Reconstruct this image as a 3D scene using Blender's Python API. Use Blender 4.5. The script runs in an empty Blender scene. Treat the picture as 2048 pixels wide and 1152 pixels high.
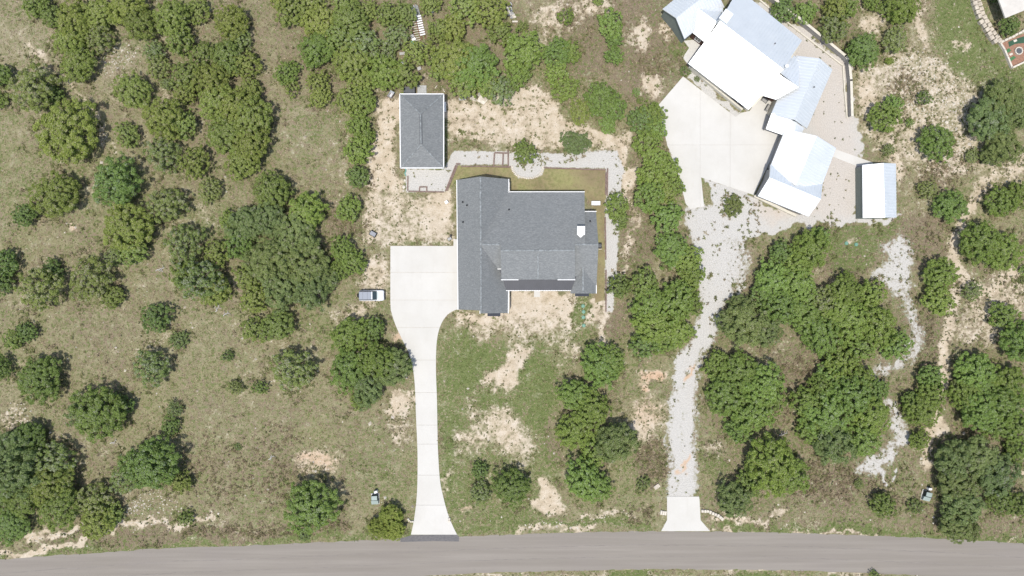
import bpy, math, random
import numpy as np
from mathutils import Vector, Matrix

random.seed(7)
scene = bpy.context.scene
C = scene.collection

# ------------------------------------------------------------------ camera, sky, sun, exposure
CAM_H = 120.0            # drone height above the ground, metres
S = 0.09                 # metres on the ground for one pixel of the 2048 px wide photograph
cam_data = bpy.data.cameras.new('camera')
cam_data.sensor_width = 36.0
cam_data.lens = 36.0 * CAM_H / (2048 * S)
cam_data.clip_end = 2000.0
cam = bpy.data.objects.new('camera', cam_data)
cam.location = (0, 0, CAM_H)
C.objects.link(cam)
scene.camera = cam

SUN_EL, SUN_AZ = math.radians(75.0), math.radians(203.0)      # from the south south west, high
world = bpy.data.worlds.new('World')
scene.world = world
world.use_nodes = True
wn = world.node_tree
wn.nodes.clear()
sky = wn.nodes.new('ShaderNodeTexSky')
sky.sky_type = 'NISHITA'
sky.sun_disc = False
sky.sun_elevation = SUN_EL
sky.sun_rotation = SUN_AZ
sky.air_density = 1.0
sky.dust_density = 2.0
bg = wn.nodes.new('ShaderNodeBackground')
bg.inputs['Strength'].default_value = 0.148
wo = wn.nodes.new('ShaderNodeOutputWorld')
wn.links.new(sky.outputs[0], bg.inputs['Color'])
wn.links.new(bg.outputs[0], wo.inputs['Surface'])

sun_data = bpy.data.lights.new('sun', 'SUN')
sun_data.energy = 3.35
sun_data.angle = math.radians(0.53)
sun_data.color = (1.0, 0.96, 0.90)
sun = bpy.data.objects.new('sun', sun_data)
sd = Vector((math.sin(SUN_AZ) * math.cos(SUN_EL), math.cos(SUN_AZ) * math.cos(SUN_EL), math.sin(SUN_EL)))
sun.rotation_euler = (-sd).to_track_quat('-Z', 'Y').to_euler()
sun.location = (0, 0, 80)
C.objects.link(sun)

vs = scene.view_settings
vs.view_transform = 'Standard'
vs.look = 'None'
vs.gamma = 1.0
vs.exposure = 0.35
vs.use_curve_mapping = False
scene.cycles.max_bounces = 6
scene.cycles.diffuse_bounces = 3

# ------------------------------------------------------------------ helpers
def P(px, py, z=0.0):
    """Survey point: pixel of the photograph -> place in metres, for a point z metres high."""
    k = S * (CAM_H - z) / CAM_H
    return Vector(((px - 1024) * k, (576 - py) * k, z))

ALB = 0.68              # photographed brightness -> surface colour
def rgb(r, g, b):
    f = lambda c: (c / 255 / 12.92) if c / 255 <= 0.04045 else ((c / 255 + 0.055) / 1.055) ** 2.4
    return (f(r) * ALB, f(g) * ALB, f(b) * ALB, 1.0)

def tag(o, label=None, cat=None, group=None, kind=None):
    if label: o['label'] = label
    if cat: o['category'] = cat
    if group: o['group'] = group
    if kind: o['kind'] = kind
    return o

def mesh_obj(name, verts, faces, mats, parent=None, mat_index=None, smooth=False):
    me = bpy.data.meshes.new(name)
    me.from_pydata([tuple(v) for v in verts], [], faces)
    for m in (mats if isinstance(mats, (list, tuple)) else [mats]):
        me.materials.append(m)
    if mat_index:
        me.polygons.foreach_set('material_index', mat_index)
    if smooth:
        me.polygons.foreach_set('use_smooth', [True] * len(me.polygons))
    me.update()
    o = bpy.data.objects.new(name, me)
    C.objects.link(o)
    if parent: o.parent = parent
    return o

def smooth_line(pts, n=6):
    out = []
    for i in range(len(pts) - 1):
        p0 = pts[max(0, i - 1)]; p1 = pts[i]; p2 = pts[i + 1]; p3 = pts[min(len(pts) - 1, i + 2)]
        for k in range(n):
            t = k / n
            out.append(tuple(0.5 * (2 * p1[j] + (p2[j] - p0[j]) * t + (2 * p0[j] - 5 * p1[j] + 4 * p2[j] - p3[j]) * t * t + (3 * p1[j] - p0[j] - 3 * p2[j] + p3[j]) * t ** 3) for j in (0, 1)))
    out.append(pts[-1])
    return out

class MB:
    """collects shapes for one mesh object"""
    def __init__(self, base=(0, 0, 0)):
        self.v, self.f, self.mi = [], [], []
        self.base = Vector(base)
        self.m = Matrix.Identity(4)
    def _add(self, vs_, fs, mi=0):
        n = len(self.v)
        self.v += [self.m @ Vector(p) - self.base for p in vs_]
        self.f += [tuple(n + i for i in f) for f in fs]
        self.mi += [mi] * len(fs)
        return self
    def box(self, lo, hi, mi=0, taper=0.0, bevel=0.0):
        x0, y0, z0 = lo; x1, y1, z1 = hi
        if bevel <= 0:
            t = taper
            return self._add([(x0, y0, z0), (x1, y0, z0), (x1, y1, z0), (x0, y1, z0),
                       (x0 + t, y0 + t, z1), (x1 - t, y0 + t, z1), (x1 - t, y1 - t, z1), (x0 + t, y1 - t, z1)],
                      [(3, 2, 1, 0), (4, 5, 6, 7), (0, 1, 5, 4), (1, 2, 6, 5), (2, 3, 7, 6), (3, 0, 4, 7)], mi)
        b = bevel
        rings = [(z0, 0), (z1 - b, 0), (z1, b)]
        vv = []
        for z, i in rings:
            vv += [(x0 + b + 0, y0 + i, z), (x1 - b, y0 + i, z), (x1 - i, y0 + b, z), (x1 - i, y1 - b, z),
                   (x1 - b, y1 - i, z), (x0 + b, y1 - i, z), (x0 + i, y1 - b, z), (x0 + i, y0 + b, z)]
        ff = [tuple(reversed(range(8))), tuple(range(16, 24))]
        for r in range(2):
            for k in range(8):
                ff.append((r * 8 + k, r * 8 + (k + 1) % 8, r * 8 + 8 + (k + 1) % 8, r * 8 + 8 + k))
        return self._add(vv, ff, mi)
    def bar(self, a, b, w, h, mi=0):
        """horizontal-ish bar from a to b, w wide, h high (upwards from the points)"""
        a, b = Vector(a), Vector(b)
        d = (b - a); d.z = 0
        if d.length < 1e-6: return self
        n = Vector((-d.y, d.x, 0)).normalized() * (w / 2)
        u = Vector((0, 0, h))
        return self._add([a - n, b - n, b + n, a + n, a - n + u, b - n + u, b + n + u, a + n + u],
                  [(3, 2, 1, 0), (4, 5, 6, 7), (0, 1, 5, 4), (1, 2, 6, 5), (2, 3, 7, 6), (3, 0, 4, 7)], mi)
    def tube(self, a, b, r0, r1=None, n=8, mi=0):
        a, b = Vector(a), Vector(b)
        r1 = r0 if r1 is None else r1
        d = (b - a).normalized()
        u = d.orthogonal().normalized(); w = d.cross(u)
        vv = [a + (u * math.cos(t) + w * math.sin(t)) * r0 for t in [2 * math.pi * i / n for i in range(n)]]
        vv += [b + (u * math.cos(t) + w * math.sin(t)) * r1 for t in [2 * math.pi * i / n for i in range(n)]]
        ff = [(i, (i + 1) % n, n + (i + 1) % n, n + i) for i in range(n)] + [tuple(reversed(range(n))), tuple(range(n, 2 * n))]
        return self._add(vv, ff, mi)
    def lathe(self, c, prof, n=16, mi=0):
        cx, cy, cz = c
        vv, ff = [], []
        for r, z in prof:
            vv += [(cx + r * math.cos(2 * math.pi * i / n), cy + r * math.sin(2 * math.pi * i / n), cz + z) for i in range(n)]
        for k in range(len(prof) - 1):
            ff += [(k * n + i, k * n + (i + 1) % n, (k + 1) * n + (i + 1) % n, (k + 1) * n + i) for i in range(n)]
        ff += [tuple(reversed(range(n))), tuple(range((len(prof) - 1) * n, len(prof) * n))]
        return self._add(vv, ff, mi)
    def prism(self, poly, z0, z1, mi=0, side=None):
        pts = [Vector((p[0], p[1], 0)) for p in poly]
        if sum(pts[i].x * pts[(i + 1) % len(pts)].y - pts[(i + 1) % len(pts)].x * pts[i].y for i in range(len(pts))) < 0:
            pts.reverse()
        n = len(pts)
        self._add([(p.x, p.y, z0) for p in pts] + [(p.x, p.y, z1) for p in pts], [tuple(range(n, 2 * n))], mi)
        k = len(self.v) - 2 * n
        s = mi if side is None else side
        fs = [tuple(reversed(range(n)))] + [(i, (i + 1) % n, n + (i + 1) % n, n + i) for i in range(n)]
        self.f += [tuple(k + i for i in f) for f in fs]; self.mi += [s] * len(fs)
        return self
    def slab(self, poly, t, mi=0, side=None):
        """a roof slope: the polygon (world points) with thickness t below it"""
        pts = [Vector(p) for p in poly]
        nz = sum(pts[i].x * pts[(i + 1) % len(pts)].y - pts[(i + 1) % len(pts)].x * pts[i].y for i in range(len(pts)))
        if nz < 0: pts.reverse()
        n = len(pts)
        self._add([p for p in pts] + [p - Vector((0, 0, t)) for p in pts], [tuple(range(n))], mi)
        k = len(self.v) - 2 * n
        s = mi if side is None else side
        fs = [tuple(reversed(range(n, 2 * n)))] + [(n + i, n + (i + 1) % n, (i + 1) % n, i) for i in range(n)]
        self.f += [tuple(k + i for i in f) for f in fs]; self.mi += [s] * len(fs)
        return self
    def build(self, name, mats, parent=None, smooth=False):
        return mesh_obj(name, self.v, self.f, mats, parent, self.mi, smooth)

def empty(name, loc, label, cat, group=None, rz=0.0):
    o = bpy.data.objects.new(name, None)
    o.empty_display_size = 0.5
    o.location = loc
    o.rotation_euler = (0, 0, rz)
    C.objects.link(o)
    return tag(o, label, cat, group)

def copy_tree(o, parent=None):
    c = o.copy(); C.objects.link(c)
    if parent: c.parent = parent
    for ch in list(o.children): copy_tree(ch, c)
    return c

# ------------------------------------------------------------------ materials
class NT:
    def __init__(self, name):
        self.mat = bpy.data.materials.new(name)
        self.mat.use_nodes = True
        self.t = self.mat.node_tree
        self.t.nodes.clear()
        self.out = self.t.nodes.new('ShaderNodeOutputMaterial')
        self.b = self.t.nodes.new('ShaderNodeBsdfPrincipled')
        self.t.links.new(self.b.outputs[0], self.out.inputs[0])
        self.coord = self.t.nodes.new('ShaderNodeTexCoord')
    def link(self, a, b): self.t.links.new(a, b)
    def val(self, sock, v):
        if hasattr(v, 'is_output') or isinstance(v, bpy.types.NodeSocket): self.link(v, sock)
        else: sock.default_value = v
    def noise(self, scale, detail=3.0, rough=0.55, vec=None, dim='3D'):
        n = self.t.nodes.new('ShaderNodeTexNoise')
        n.inputs['Scale'].default_value = scale
        n.inputs['Detail'].default_value = detail
        n.inputs['Roughness'].default_value = rough
        self.link(vec if vec is not None else self.coord.outputs['Object'], n.inputs['Vector'])
        return n.outputs['Fac']
    def voronoi(self, scale, feature='F1', out='Distance', vec=None):
        n = self.t.nodes.new('ShaderNodeTexVoronoi')
        n.feature = feature
        n.inputs['Scale'].default_value = scale
        self.link(vec if vec is not None else self.coord.outputs['Object'], n.inputs['Vector'])
        return n.outputs[out]
    def math(self, op, a, b=0.0, c=None, clamp=False):
        n = self.t.nodes.new('ShaderNodeMath'); n.operation = op; n.use_clamp = clamp
        self.val(n.inputs[0], a); self.val(n.inputs[1], b)
        if c is not None: self.val(n.inputs[2], c)
        return n.outputs[0]
    def ramp(self, f, stops, interp='LINEAR'):
        n = self.t.nodes.new('ShaderNodeValToRGB'); n.color_ramp.interpolation = interp
        e = n.color_ramp.elements
        while len(e) < len(stops): e.new(0.5)
        for i, (p, c) in enumerate(stops):
            e[i].position = p
            e[i].color = c if len(c) == 4 else (*c, 1)
        self.link(f, n.inputs[0])
        return n.outputs[0]
    def step(self, f, lo, hi):
        n = self.t.nodes.new('ShaderNodeMapRange'); n.interpolation_type = 'SMOOTHSTEP'
        self.val(n.inputs['Value'], f)
        n.inputs['From Min'].default_value = lo; n.inputs['From Max'].default_value = hi
        return n.outputs[0]
    def mix(self, f, a, b, mode='MIX'):
        n = self.t.nodes.new('ShaderNodeMix'); n.data_type = 'RGBA'; n.blend_type = mode
        self.val(n.inputs[0], f); self.val(n.inputs[6], a); self.val(n.inputs[7], b)
        return n.outputs[2]
    def attr(self, name):
        n = self.t.nodes.new('ShaderNodeAttribute'); n.attribute_name = name
        return n
    def mapping(self, scale=(1, 1, 1), rot=(0, 0, 0)):
        n = self.t.nodes.new('ShaderNodeMapping')
        n.inputs['Scale'].default_value = scale; n.inputs['Rotation'].default_value = rot
        self.link(self.coord.outputs['Object'], n.inputs['Vector'])
        return n.outputs[0]
    def bump(self, h, strength=0.5, dist=0.05):
        n = self.t.nodes.new('ShaderNodeBump')
        n.inputs['Strength'].default_value = strength; n.inputs['Distance'].default_value = dist
        self.link(h, n.inputs['Height']); self.link(n.outputs[0], self.b.inputs['Normal'])
    def base(self, c): self.val(self.b.inputs['Base Color'], c)
    def set(self, rough=0.8, metal=0.0, spec=0.3):
        self.b.inputs['Roughness'].default_value = rough
        self.b.inputs['Metallic'].default_value = metal
        self.b.inputs['Specular IOR Level'].default_value = spec
        return self.mat

def plain(name, col, rough=0.7, metal=0.0, spec=0.3, vary=0.18, scale=3.0, bump=0.0):
    m = NT(name)
    f = m.noise(scale, 4, 0.6)
    col = tuple(c * 0.84 for c in col[:3])
    lo = tuple(c * (1 - vary) for c in col[:3]) + (1,)
    hi = tuple(min(1, c * (1 + vary)) for c in col[:3]) + (1,)
    m.base(m.ramp(f, [(0.3, lo), (0.7, hi)]))
    if bump: m.bump(f, bump, 0.02)
    return m.set(rough, metal, spec)

MAT = {}
MAT['white'] = plain('white_trim', (0.80, 0.80, 0.78), 0.5, vary=0.05)
MAT['stone'] = plain('limestone', (0.52, 0.46, 0.37), 0.9, vary=0.3, scale=2.0, bump=0.4)
MAT['stone_pale'] = plain('limestone_pale', (0.62, 0.57, 0.48), 0.9, vary=0.22, scale=3.0, bump=0.4)
MAT['siding_green'] = plain('green_grey_siding', (0.21, 0.24, 0.21), 0.7, vary=0.08)
MAT['siding_grey'] = plain('grey_siding', (0.34, 0.33, 0.31), 0.7, vary=0.1)
MAT['cream'] = plain('cream_masonry', (0.62, 0.58, 0.48), 0.85, vary=0.12, scale=2, bump=0.2)
MAT['brown'] = plain('brown_wood_door', (0.09, 0.04, 0.03), 0.6, vary=0.2)
MAT['glass'] = plain('window_glass', (0.05, 0.06, 0.065), 0.12, spec=0.6, vary=0.1)
MAT['screen'] = plain('dark_screen', (0.11, 0.115, 0.12), 0.5, vary=0.1)
MAT['dark_metal'] = plain('charcoal_metal_roofing', (0.036, 0.040, 0.052), 0.5, spec=0.4, vary=0.12, scale=1.0)
MAT['black'] = plain('black_plastic', (0.02, 0.02, 0.022), 0.5, vary=0.2)
MAT['dark_grey'] = plain('dark_grey_plastic', (0.10, 0.105, 0.11), 0.55, vary=0.2)
MAT['grey_lid'] = plain('grey_lid', (0.27, 0.28, 0.30), 0.6, vary=0.15, scale=6)
MAT['util_green'] = plain('utility_green_paint', (0.30, 0.36, 0.33), 0.55, vary=0.1)
MAT['util_dark'] = plain('utility_dark_green', (0.035, 0.05, 0.045), 0.6, vary=0.2)
MAT['lid_green'] = plain('green_tank_lid', (0.15, 0.30, 0.22), 0.5, vary=0.12)
MAT['teal'] = plain('teal_plastic', (0.10, 0.45, 0.42), 0.5, vary=0.12)
MAT['timber'] = plain('weathered_timber', (0.21, 0.15, 0.125), 0.9, vary=0.35, scale=3.0, bump=0.3)
MAT['wood_grey'] = plain('silvered_wood', (0.42, 0.41, 0.39), 0.9, vary=0.25, scale=5, bump=0.3)
MAT['wood_pale'] = plain('pale_lumber', (0.60, 0.55, 0.46), 0.85, vary=0.2, scale=4)
MAT['rust'] = plain('rusty_steel', (0.20, 0.075, 0.05), 0.8, vary=0.35, scale=6)
MAT['galv'] = plain('galvanised', (0.55, 0.57, 0.58), 0.45, metal=0.4, vary=0.15, scale=6)
MAT['bark'] = plain('bark', (0.15, 0.125, 0.105), 0.95, vary=0.35, scale=4, bump=0.5)
MAT['dead_wood'] = plain('bleached_dead_wood', (0.52, 0.50, 0.47), 0.9, vary=0.2, scale=5)
MAT['tyre'] = plain('tyre_rubber', (0.018, 0.018, 0.018), 0.85, vary=0.2)
MAT['terra'] = plain('terracotta_gravel', (0.30, 0.17, 0.115), 0.95, vary=0.35, scale=6, bump=0.4)
MAT['turf'] = plain('artificial_turf', (0.07, 0.18, 0.075), 0.9, vary=0.25, scale=9)
MAT['turf_dark'] = plain('dark_turf', (0.045, 0.10, 0.06), 0.9, vary=0.3, scale=9)

def shingles():
    m = NT('asphalt_shingles')
    fine = m.noise(9.0, 4, 0.7, m.mapping((1, 2.2, 1)))
    spk = m.voronoi(4.2, 'F1', 'Color', m.mapping((0.9, 2.0, 1)))
    sep = m.t.nodes.new('ShaderNodeSeparateColor'); m.link(spk, sep.inputs[0])
    big = m.noise(0.25, 4, 0.6)
    f = m.math('ADD', m.math('MULTIPLY', fine, 0.5), m.math('MULTIPLY', sep.outputs[0], 0.5))
    c = m.ramp(f, [(0.2, rgb(127, 130, 130)), (0.5, rgb(138, 141, 140)), (0.82, rgb(155, 157, 156))])
    c = m.mix(m.math('MULTIPLY', m.step(big, 0.35, 0.7), 0.18), c, rgb(127, 131, 132))
    m.base(c)
    m.bump(f, 0.35, 0.03)
    return m.set(0.9, spec=0.2)
MAT['shingle'] = shingles()
MAT['ridge'] = plain('ridge_cap_shingle', (0.225, 0.24, 0.24), 0.9, vary=0.45, scale=2.5)

def metal_roof():
    m = NT('pale_galvalume_roofing')
    big = m.noise(0.35, 3, 0.6)
    c = m.ramp(big, [(0.3, (0.71, 0.735, 0.74, 1)), (0.7, (0.77, 0.79, 0.79, 1))])
    m.base(c)
    m.b.inputs['Metallic'].default_value = 0.55
    r = m.noise(1.5, 3, 0.5)
    m.link(m.math('MULTIPLY_ADD', r, 0.10, 0.47), m.b.inputs['Roughness'])
    m.b.inputs['Specular IOR Level'].default_value = 0.5
    return m.mat
MAT['metal'] = metal_roof()

def concrete(name, a, b):
    m = NT(name)
    big = m.noise(0.16, 5, 0.65)
    fine = m.noise(6.0, 4, 0.6)
    blot = m.noise(0.9, 5, 0.7)
    c = m.ramp(big, [(0.3, a), (0.65, b)])
    c = m.mix(m.math('MULTIPLY', m.step(blot, 0.55, 0.75), 0.16), c, (0.38, 0.35, 0.29, 1))
    c = m.mix(m.math('MULTIPLY', fine, 0.14), c, (0.34, 0.33, 0.30, 1))
    oi = m.t.nodes.new('ShaderNodeObjectInfo')
    c = m.mix(m.math('MULTIPLY', oi.outputs['Random'], 0.22), c, (0.43, 0.415, 0.37, 1))
    st = m.noise(0.28, 6, 0.75, m.mapping((1.6, 0.35, 1)))
    c = m.mix(m.math('MULTIPLY', m.step(st, 0.5, 0.72), 0.22), c, (0.40, 0.375, 0.32, 1))
    m.base(c)
    m.bump(fine, 0.15, 0.01)
    return m.set(0.9, spec=0.2)
MAT['concrete'] = concrete('pale_concrete', (0.478, 0.463, 0.420, 1), (0.528, 0.514, 0.474, 1))

def asphalt():
    m = NT('worn_chipseal_asphalt')
    streak = m.noise(0.9, 5, 0.6, m.mapping((0.035, 1.0, 1), (0, 0, 0.0)))
    fine = m.noise(11.0, 3, 0.7)
    big = m.noise(0.10, 4, 0.6)
    c = m.ramp(streak, [(0.25, rgb(143, 136, 126)), (0.5, rgb(153, 146, 136)), (0.75, rgb(164, 157, 147))])
    c = m.mix(m.math('MULTIPLY', m.step(big, 0.4, 0.65), 0.25), c, rgb(150, 142, 136))
    c = m.mix(m.math('MULTIPLY', m.step(fine, 0.45, 0.75), 0.28), c, rgb(126, 120, 114))
    stain = m.noise(0.5, 6, 0.75)
    c = m.mix(m.math('MULTIPLY', m.step(stain, 0.62, 0.74), 0.25), c, rgb(118, 113, 108))
    m.base(c)
    m.bump(fine, 0.3, 0.01)
    return m.set(0.9, spec=0.2)
MAT['asphalt'] = asphalt()
def fresh_asphalt():
    m = NT('dark_asphalt_patch')
    f = m.noise(2.5, 6, 0.7)
    m.base(m.ramp(f, [(0.3, rgb(104, 103, 104)), (0.7, rgb(132, 129, 127))]))
    return m.set(0.9, spec=0.2)
MAT['asphalt_dark'] = fresh_asphalt()

def foliage(name, dark, mid, light, grey):
    m = NT(name)
    a = m.attr('tint')
    oi = m.t.nodes.new('ShaderNodeObjectInfo')
    c = m.ramp(a.outputs['Fac'], [(0.0, grey), (0.08, grey), (0.10, dark), (0.5, mid), (1.0, light)])
    c = m.mix(1.0, c, oi.outputs['Color'], 'MULTIPLY')
    m.base(c)
    m.set(0.75, spec=0.15)
    tr = m.t.nodes.new('ShaderNodeBsdfTranslucent')
    m.link(m.mix(1.0, c, (1.1, 1.25, 0.6, 1), 'MULTIPLY'), tr.inputs['Color'])
    mx = m.t.nodes.new('ShaderNodeMixShader'); mx.inputs[0].default_value = 0.40
    m.link(m.b.outputs[0], mx.inputs[1]); m.link(tr.outputs[0], mx.inputs[2])
    m.link(mx.outputs[0], m.out.inputs[0])
    return m.mat
MAT['juniper'] = foliage('juniper_foliage', (0.112, 0.146, 0.042, 1), (0.172, 0.216, 0.066, 1), (0.245, 0.290, 0.104, 1), (0.27, 0.275, 0.19, 1))
MAT['oak'] = foliage('oak_foliage', (0.105, 0.135, 0.052, 1), (0.155, 0.190, 0.076, 1), (0.215, 0.25, 0.108, 1), (0.25, 0.25, 0.18, 1))

def soup_mat(name):
    m = NT(name)
    m.base(m.attr('tone').outputs['Color'])
    return m.set(0.9, spec=0.1)
MAT['grass'] = soup_mat('grass_blades')
MAT['rock'] = plain('limestone_rubble', (0.58, 0.53, 0.45), 0.95, vary=0.3, scale=1.5, bump=0.3)

# ------------------------------------------------------------------ ground: one sheet, masks say what covers the soil where
NX0, NX1, NY0, NY1, CELL = -60, 2108, -60, 1212, 3.0
gx = np.arange(NX0, NX1 + 0.1, CELL); gy = np.arange(NY0, NY1 + 0.1, CELL)
GX, GY = np.meshgrid(gx, gy)
MASK = {k: np.zeros_like(GX) for k in ('dirt', 'green', 'gravel', 'litter', 'red', 'lawn', 'rocky', 'pale')}

def value_noise(x, y, cell, seed):
    r = np.random.default_rng(seed); n = 512
    g = r.random((n, n)); fx, fy = x / cell + 7, y / cell + 7
    ix, iy = np.floor(fx).astype(int), np.floor(fy).astype(int); tx, ty = fx - ix, fy - iy
    tx = tx * tx * (3 - 2 * tx); ty = ty * ty * (3 - 2 * ty)
    a = g[iy % n, ix % n]; b = g[iy % n, (ix + 1) % n]; c = g[(iy + 1) % n, ix % n]; d = g[(iy + 1) % n, (ix + 1) % n]
    return (a * (1 - tx) + b * tx) * (1 - ty) + (c * (1 - tx) + d * tx) * ty

WARP_X = GX + 26 * (value_noise(GX, GY, 44, 101) - .5) + 16 * (value_noise(GX, GY, 15, 102) - .5) + 8 * (value_noise(GX, GY, 6, 107) - .5)
WARP_Y = GY + 26 * (value_noise(GX, GY, 44, 103) - .5) + 16 * (value_noise(GX, GY, 15, 104) - .5) + 8 * (value_noise(GX, GY, 6, 108) - .5)
CRISP = False            # natural patches get an uneven outline, made things do not
def XY(w): return (GX[w], GY[w]) if CRISP else (WARP_X[w], WARP_Y[w])

def _apply(ch, a, v, win=None):
    M = MASK[ch]
    if win is None: M[:] = M * (1 - a) + v * a
    else: M[win] = M[win] * (1 - a) + v * a

def _win(x0, x1, y0, y1):
    i0 = max(0, int((x0 - NX0) / CELL)); i1 = min(len(gx), int((x1 - NX0) / CELL) + 2)
    j0 = max(0, int((y0 - NY0) / CELL)); j1 = min(len(gy), int((y1 - NY0) / CELL) + 2)
    return (slice(j0, j1), slice(i0, i1))

def blob(ch, cx, cy, rx, ry, v, rot=0.0, soft=0.6):
    R = max(rx, ry) + 30
    w = _win(cx - R, cx + R, cy - R, cy + R)
    X, Y = XY(w); X = X - cx; Y = Y - cy
    c, s = math.cos(math.radians(rot)), math.sin(math.radians(rot))
    d = np.sqrt(((X * c + Y * s) / rx) ** 2 + ((-X * s + Y * c) / ry) ** 2)
    _apply(ch, np.clip((1 - d) / soft, 0, 1), v, w)

def _segdist(X, Y, a, b):
    ax, ay = a; bx, by = b
    dx, dy = bx - ax, by - ay
    L = dx * dx + dy * dy + 1e-9
    t = np.clip(((X - ax) * dx + (Y - ay) * dy) / L, 0, 1)
    return np.hypot(X - ax - t * dx, Y - ay - t * dy)

def stroke(ch, pts, width, v, soft=0.5):
    R = width / 2 + 30
    xs = [p[0] for p in pts]; ys = [p[1] for p in pts]
    w = _win(min(xs) - R, max(xs) + R, min(ys) - R, max(ys) + R)
    d = np.full(GX[w].shape, 1e9); X, Y = XY(w)
    for a, b in zip(pts, pts[1:]): d = np.minimum(d, _segdist(X, Y, a, b))
    _apply(ch, np.clip((1 - d / (width / 2)) / soft, 0, 1), v, w)

def poly(ch, pts, v, soft=8.0):
    xs = [p[0] for p in pts]; ys = [p[1] for p in pts]
    g_ = soft + 30
    w = _win(min(xs) - g_, max(xs) + g_, min(ys) - g_, max(ys) + g_)
    X, Y = XY(w)
    ins = np.zeros(X.shape, bool); d = np.full(X.shape, 1e9)
    n = len(pts)
    for i in range(n):
        (ax, ay), (bx, by) = pts[i], pts[(i + 1) % n]
        d = np.minimum(d, _segdist(X, Y, (ax, ay), (bx, by)))
        if ay != by:
            ins ^= ((ay > Y) != (by > Y)) & (X < (bx - ax) * (Y - ay) / (by - ay) + ax)
    sdist = np.where(ins, d, -d)
    _apply(ch, np.clip(sdist / soft + 0.5, 0, 1), v, w)

ROAD_TOP = [(-200, 1138), (0, 1119), (170, 1107), (340, 1096), (512, 1090), (700, 1082), (800, 1078), (918, 1074), (1100, 1066), (1300, 1063), (1536, 1065), (1750, 1072), (1900, 1078), (2048, 1087), (2250, 1102)]
ROAD_BOT = [(-200, 1216), (0, 1196), (170, 1184), (340, 1172), (512, 1166), (700, 1158), (860, 1151), (1024, 1144), (1300, 1139), (1536, 1140), (1750, 1147), (1900, 1154), (2048, 1164), (2250, 1180)]

# --- the wide field and general variation
MASK['dirt'] += 0.02 + 0.26 * np.clip(value_noise(GX, GY, 70, 111) * .6 + value_noise(GX, GY, 25, 112) * .6 - .35, 0, 1)
MASK['green'] += 0.17 + 0.45 * np.clip(value_noise(GX, GY, 90, 113) * .6 + value_noise(GX, GY, 30, 114) * .6 - .3, 0, 1)
MASK['litter'] += 0.10 + 0.55 * np.clip(value_noise(GX, GY, 80, 115) * .6 + value_noise(GX, GY, 28, 116) * .6 - .3, 0, 1)
poly('litter', [(1400, 440), (1700, 560), (1850, 560), (2110, 450), (2110, 1100), (1400, 1060)], 0.55, 60)
poly('green', [(1400, 640), (1850, 560), (2110, 650), (2110, 1100), (1400, 1060)], 0.38, 60)
blob('pale', 120, 120, 330, 260, 0.55, 0, 0.8)
blob('pale', 600, 260, 130, 160, 0.5, 0, 0.8)
blob('green', 300, 700, 330, 260, 0.22, 0, 0.9)
blob('green', 620, 880, 230, 160, 0.28, 0, 0.8)
blob('green', 760, 940, 80, 110, 0.5, 0, 0.8)
blob('litter', 640, 330, 130, 120, 0.35, 0, 0.8)
blob('litter', 690, 420, 90, 60, 0.6, 0, 0.7)
blob('litter', 690, 450, 50, 40, 0.8, 0, 0.7)
poly('litter', [(520, -60), (1060, -60), (1060, 190), (900, 200), (800, 190), (640, 230), (560, 120)], 0.6, 40)
poly('litter', [(270, -60), (520, -60), (560, 260), (480, 380), (400, 330), (330, 200)], 0.5, 40)
blob('litter', 440, 940, 120, 120, 0.45, 0, 0.8)
blob('litter', 560, 930, 80, 120, 0.6, 0, 0.8)
blob('pale', 230, 110, 60, 60, 0.9, 0, 0.6)
blob('rocky', 230, 110, 55, 55, 0.75, 0, 0.6)
blob('dirt', 75, 105, 35, 22, 0.6, 30, 0.7)
stroke('dirt', [(130, 150), (165, 195), (200, 230), (215, 290)], 14, 0.6, 0.8)
stroke('dirt', [(290, 160), (330, 200), (300, 225)], 14, 0.4, 0.8)
blob('dirt', 155, 457, 16, 12, 0.7, 0, 0.7)
blob('red', 155, 457, 16, 12, 0.4, 0, 0.7)
blob('dirt', 400, 420, 60, 26, 0.35, 40, 0.8)
blob('dirt', 300, 680, 50, 20, 0.35, 0, 0.8)
blob('dirt', 630, 925, 62, 32, 0.78, 0, 0.7)
blob('red', 630, 925, 62, 32, 0.55, 0, 0.7)
blob('rocky', 640, 935, 50, 25, 0.5, 0, 0.7)
blob('litter', 470, 595, 30, 40, 0.5, 0, 0.8)
blob('pale', 470, 585, 26, 36, 1.0, 0, 0.6)
blob('rocky', 310, 1010, 90, 35, 0.9, -8, 0.6)
blob('rocky', 30, 820, 30, 40, 0.7, 0, 0.6)
blob('dirt', 25, 830, 25, 40, 0.45, 0, 0.7)
stroke('dirt', [(-60, 1112), (60, 1104), (175, 1094)], 20, 0.9, 0.5)
stroke('dirt', [(60, 1075), (150, 1062), (230, 1058), (360, 1048), (430, 1040)], 20, 0.82, 0.6)
stroke('rocky', [(60, 1075), (150, 1062), (230, 1058), (360, 1048), (430, 1040)], 26, 0.7, 0.6)
stroke('litter', [(80, 1090), (300, 1075), (470, 1065), (640, 1055), (700, 1045)], 34, 0.75, 0.7)
stroke('green', [(-60, 1128), (120, 1112), (340, 1090), (512, 1082), (700, 1073), (815, 1062)], 26, 0.72, 0.6)
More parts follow.
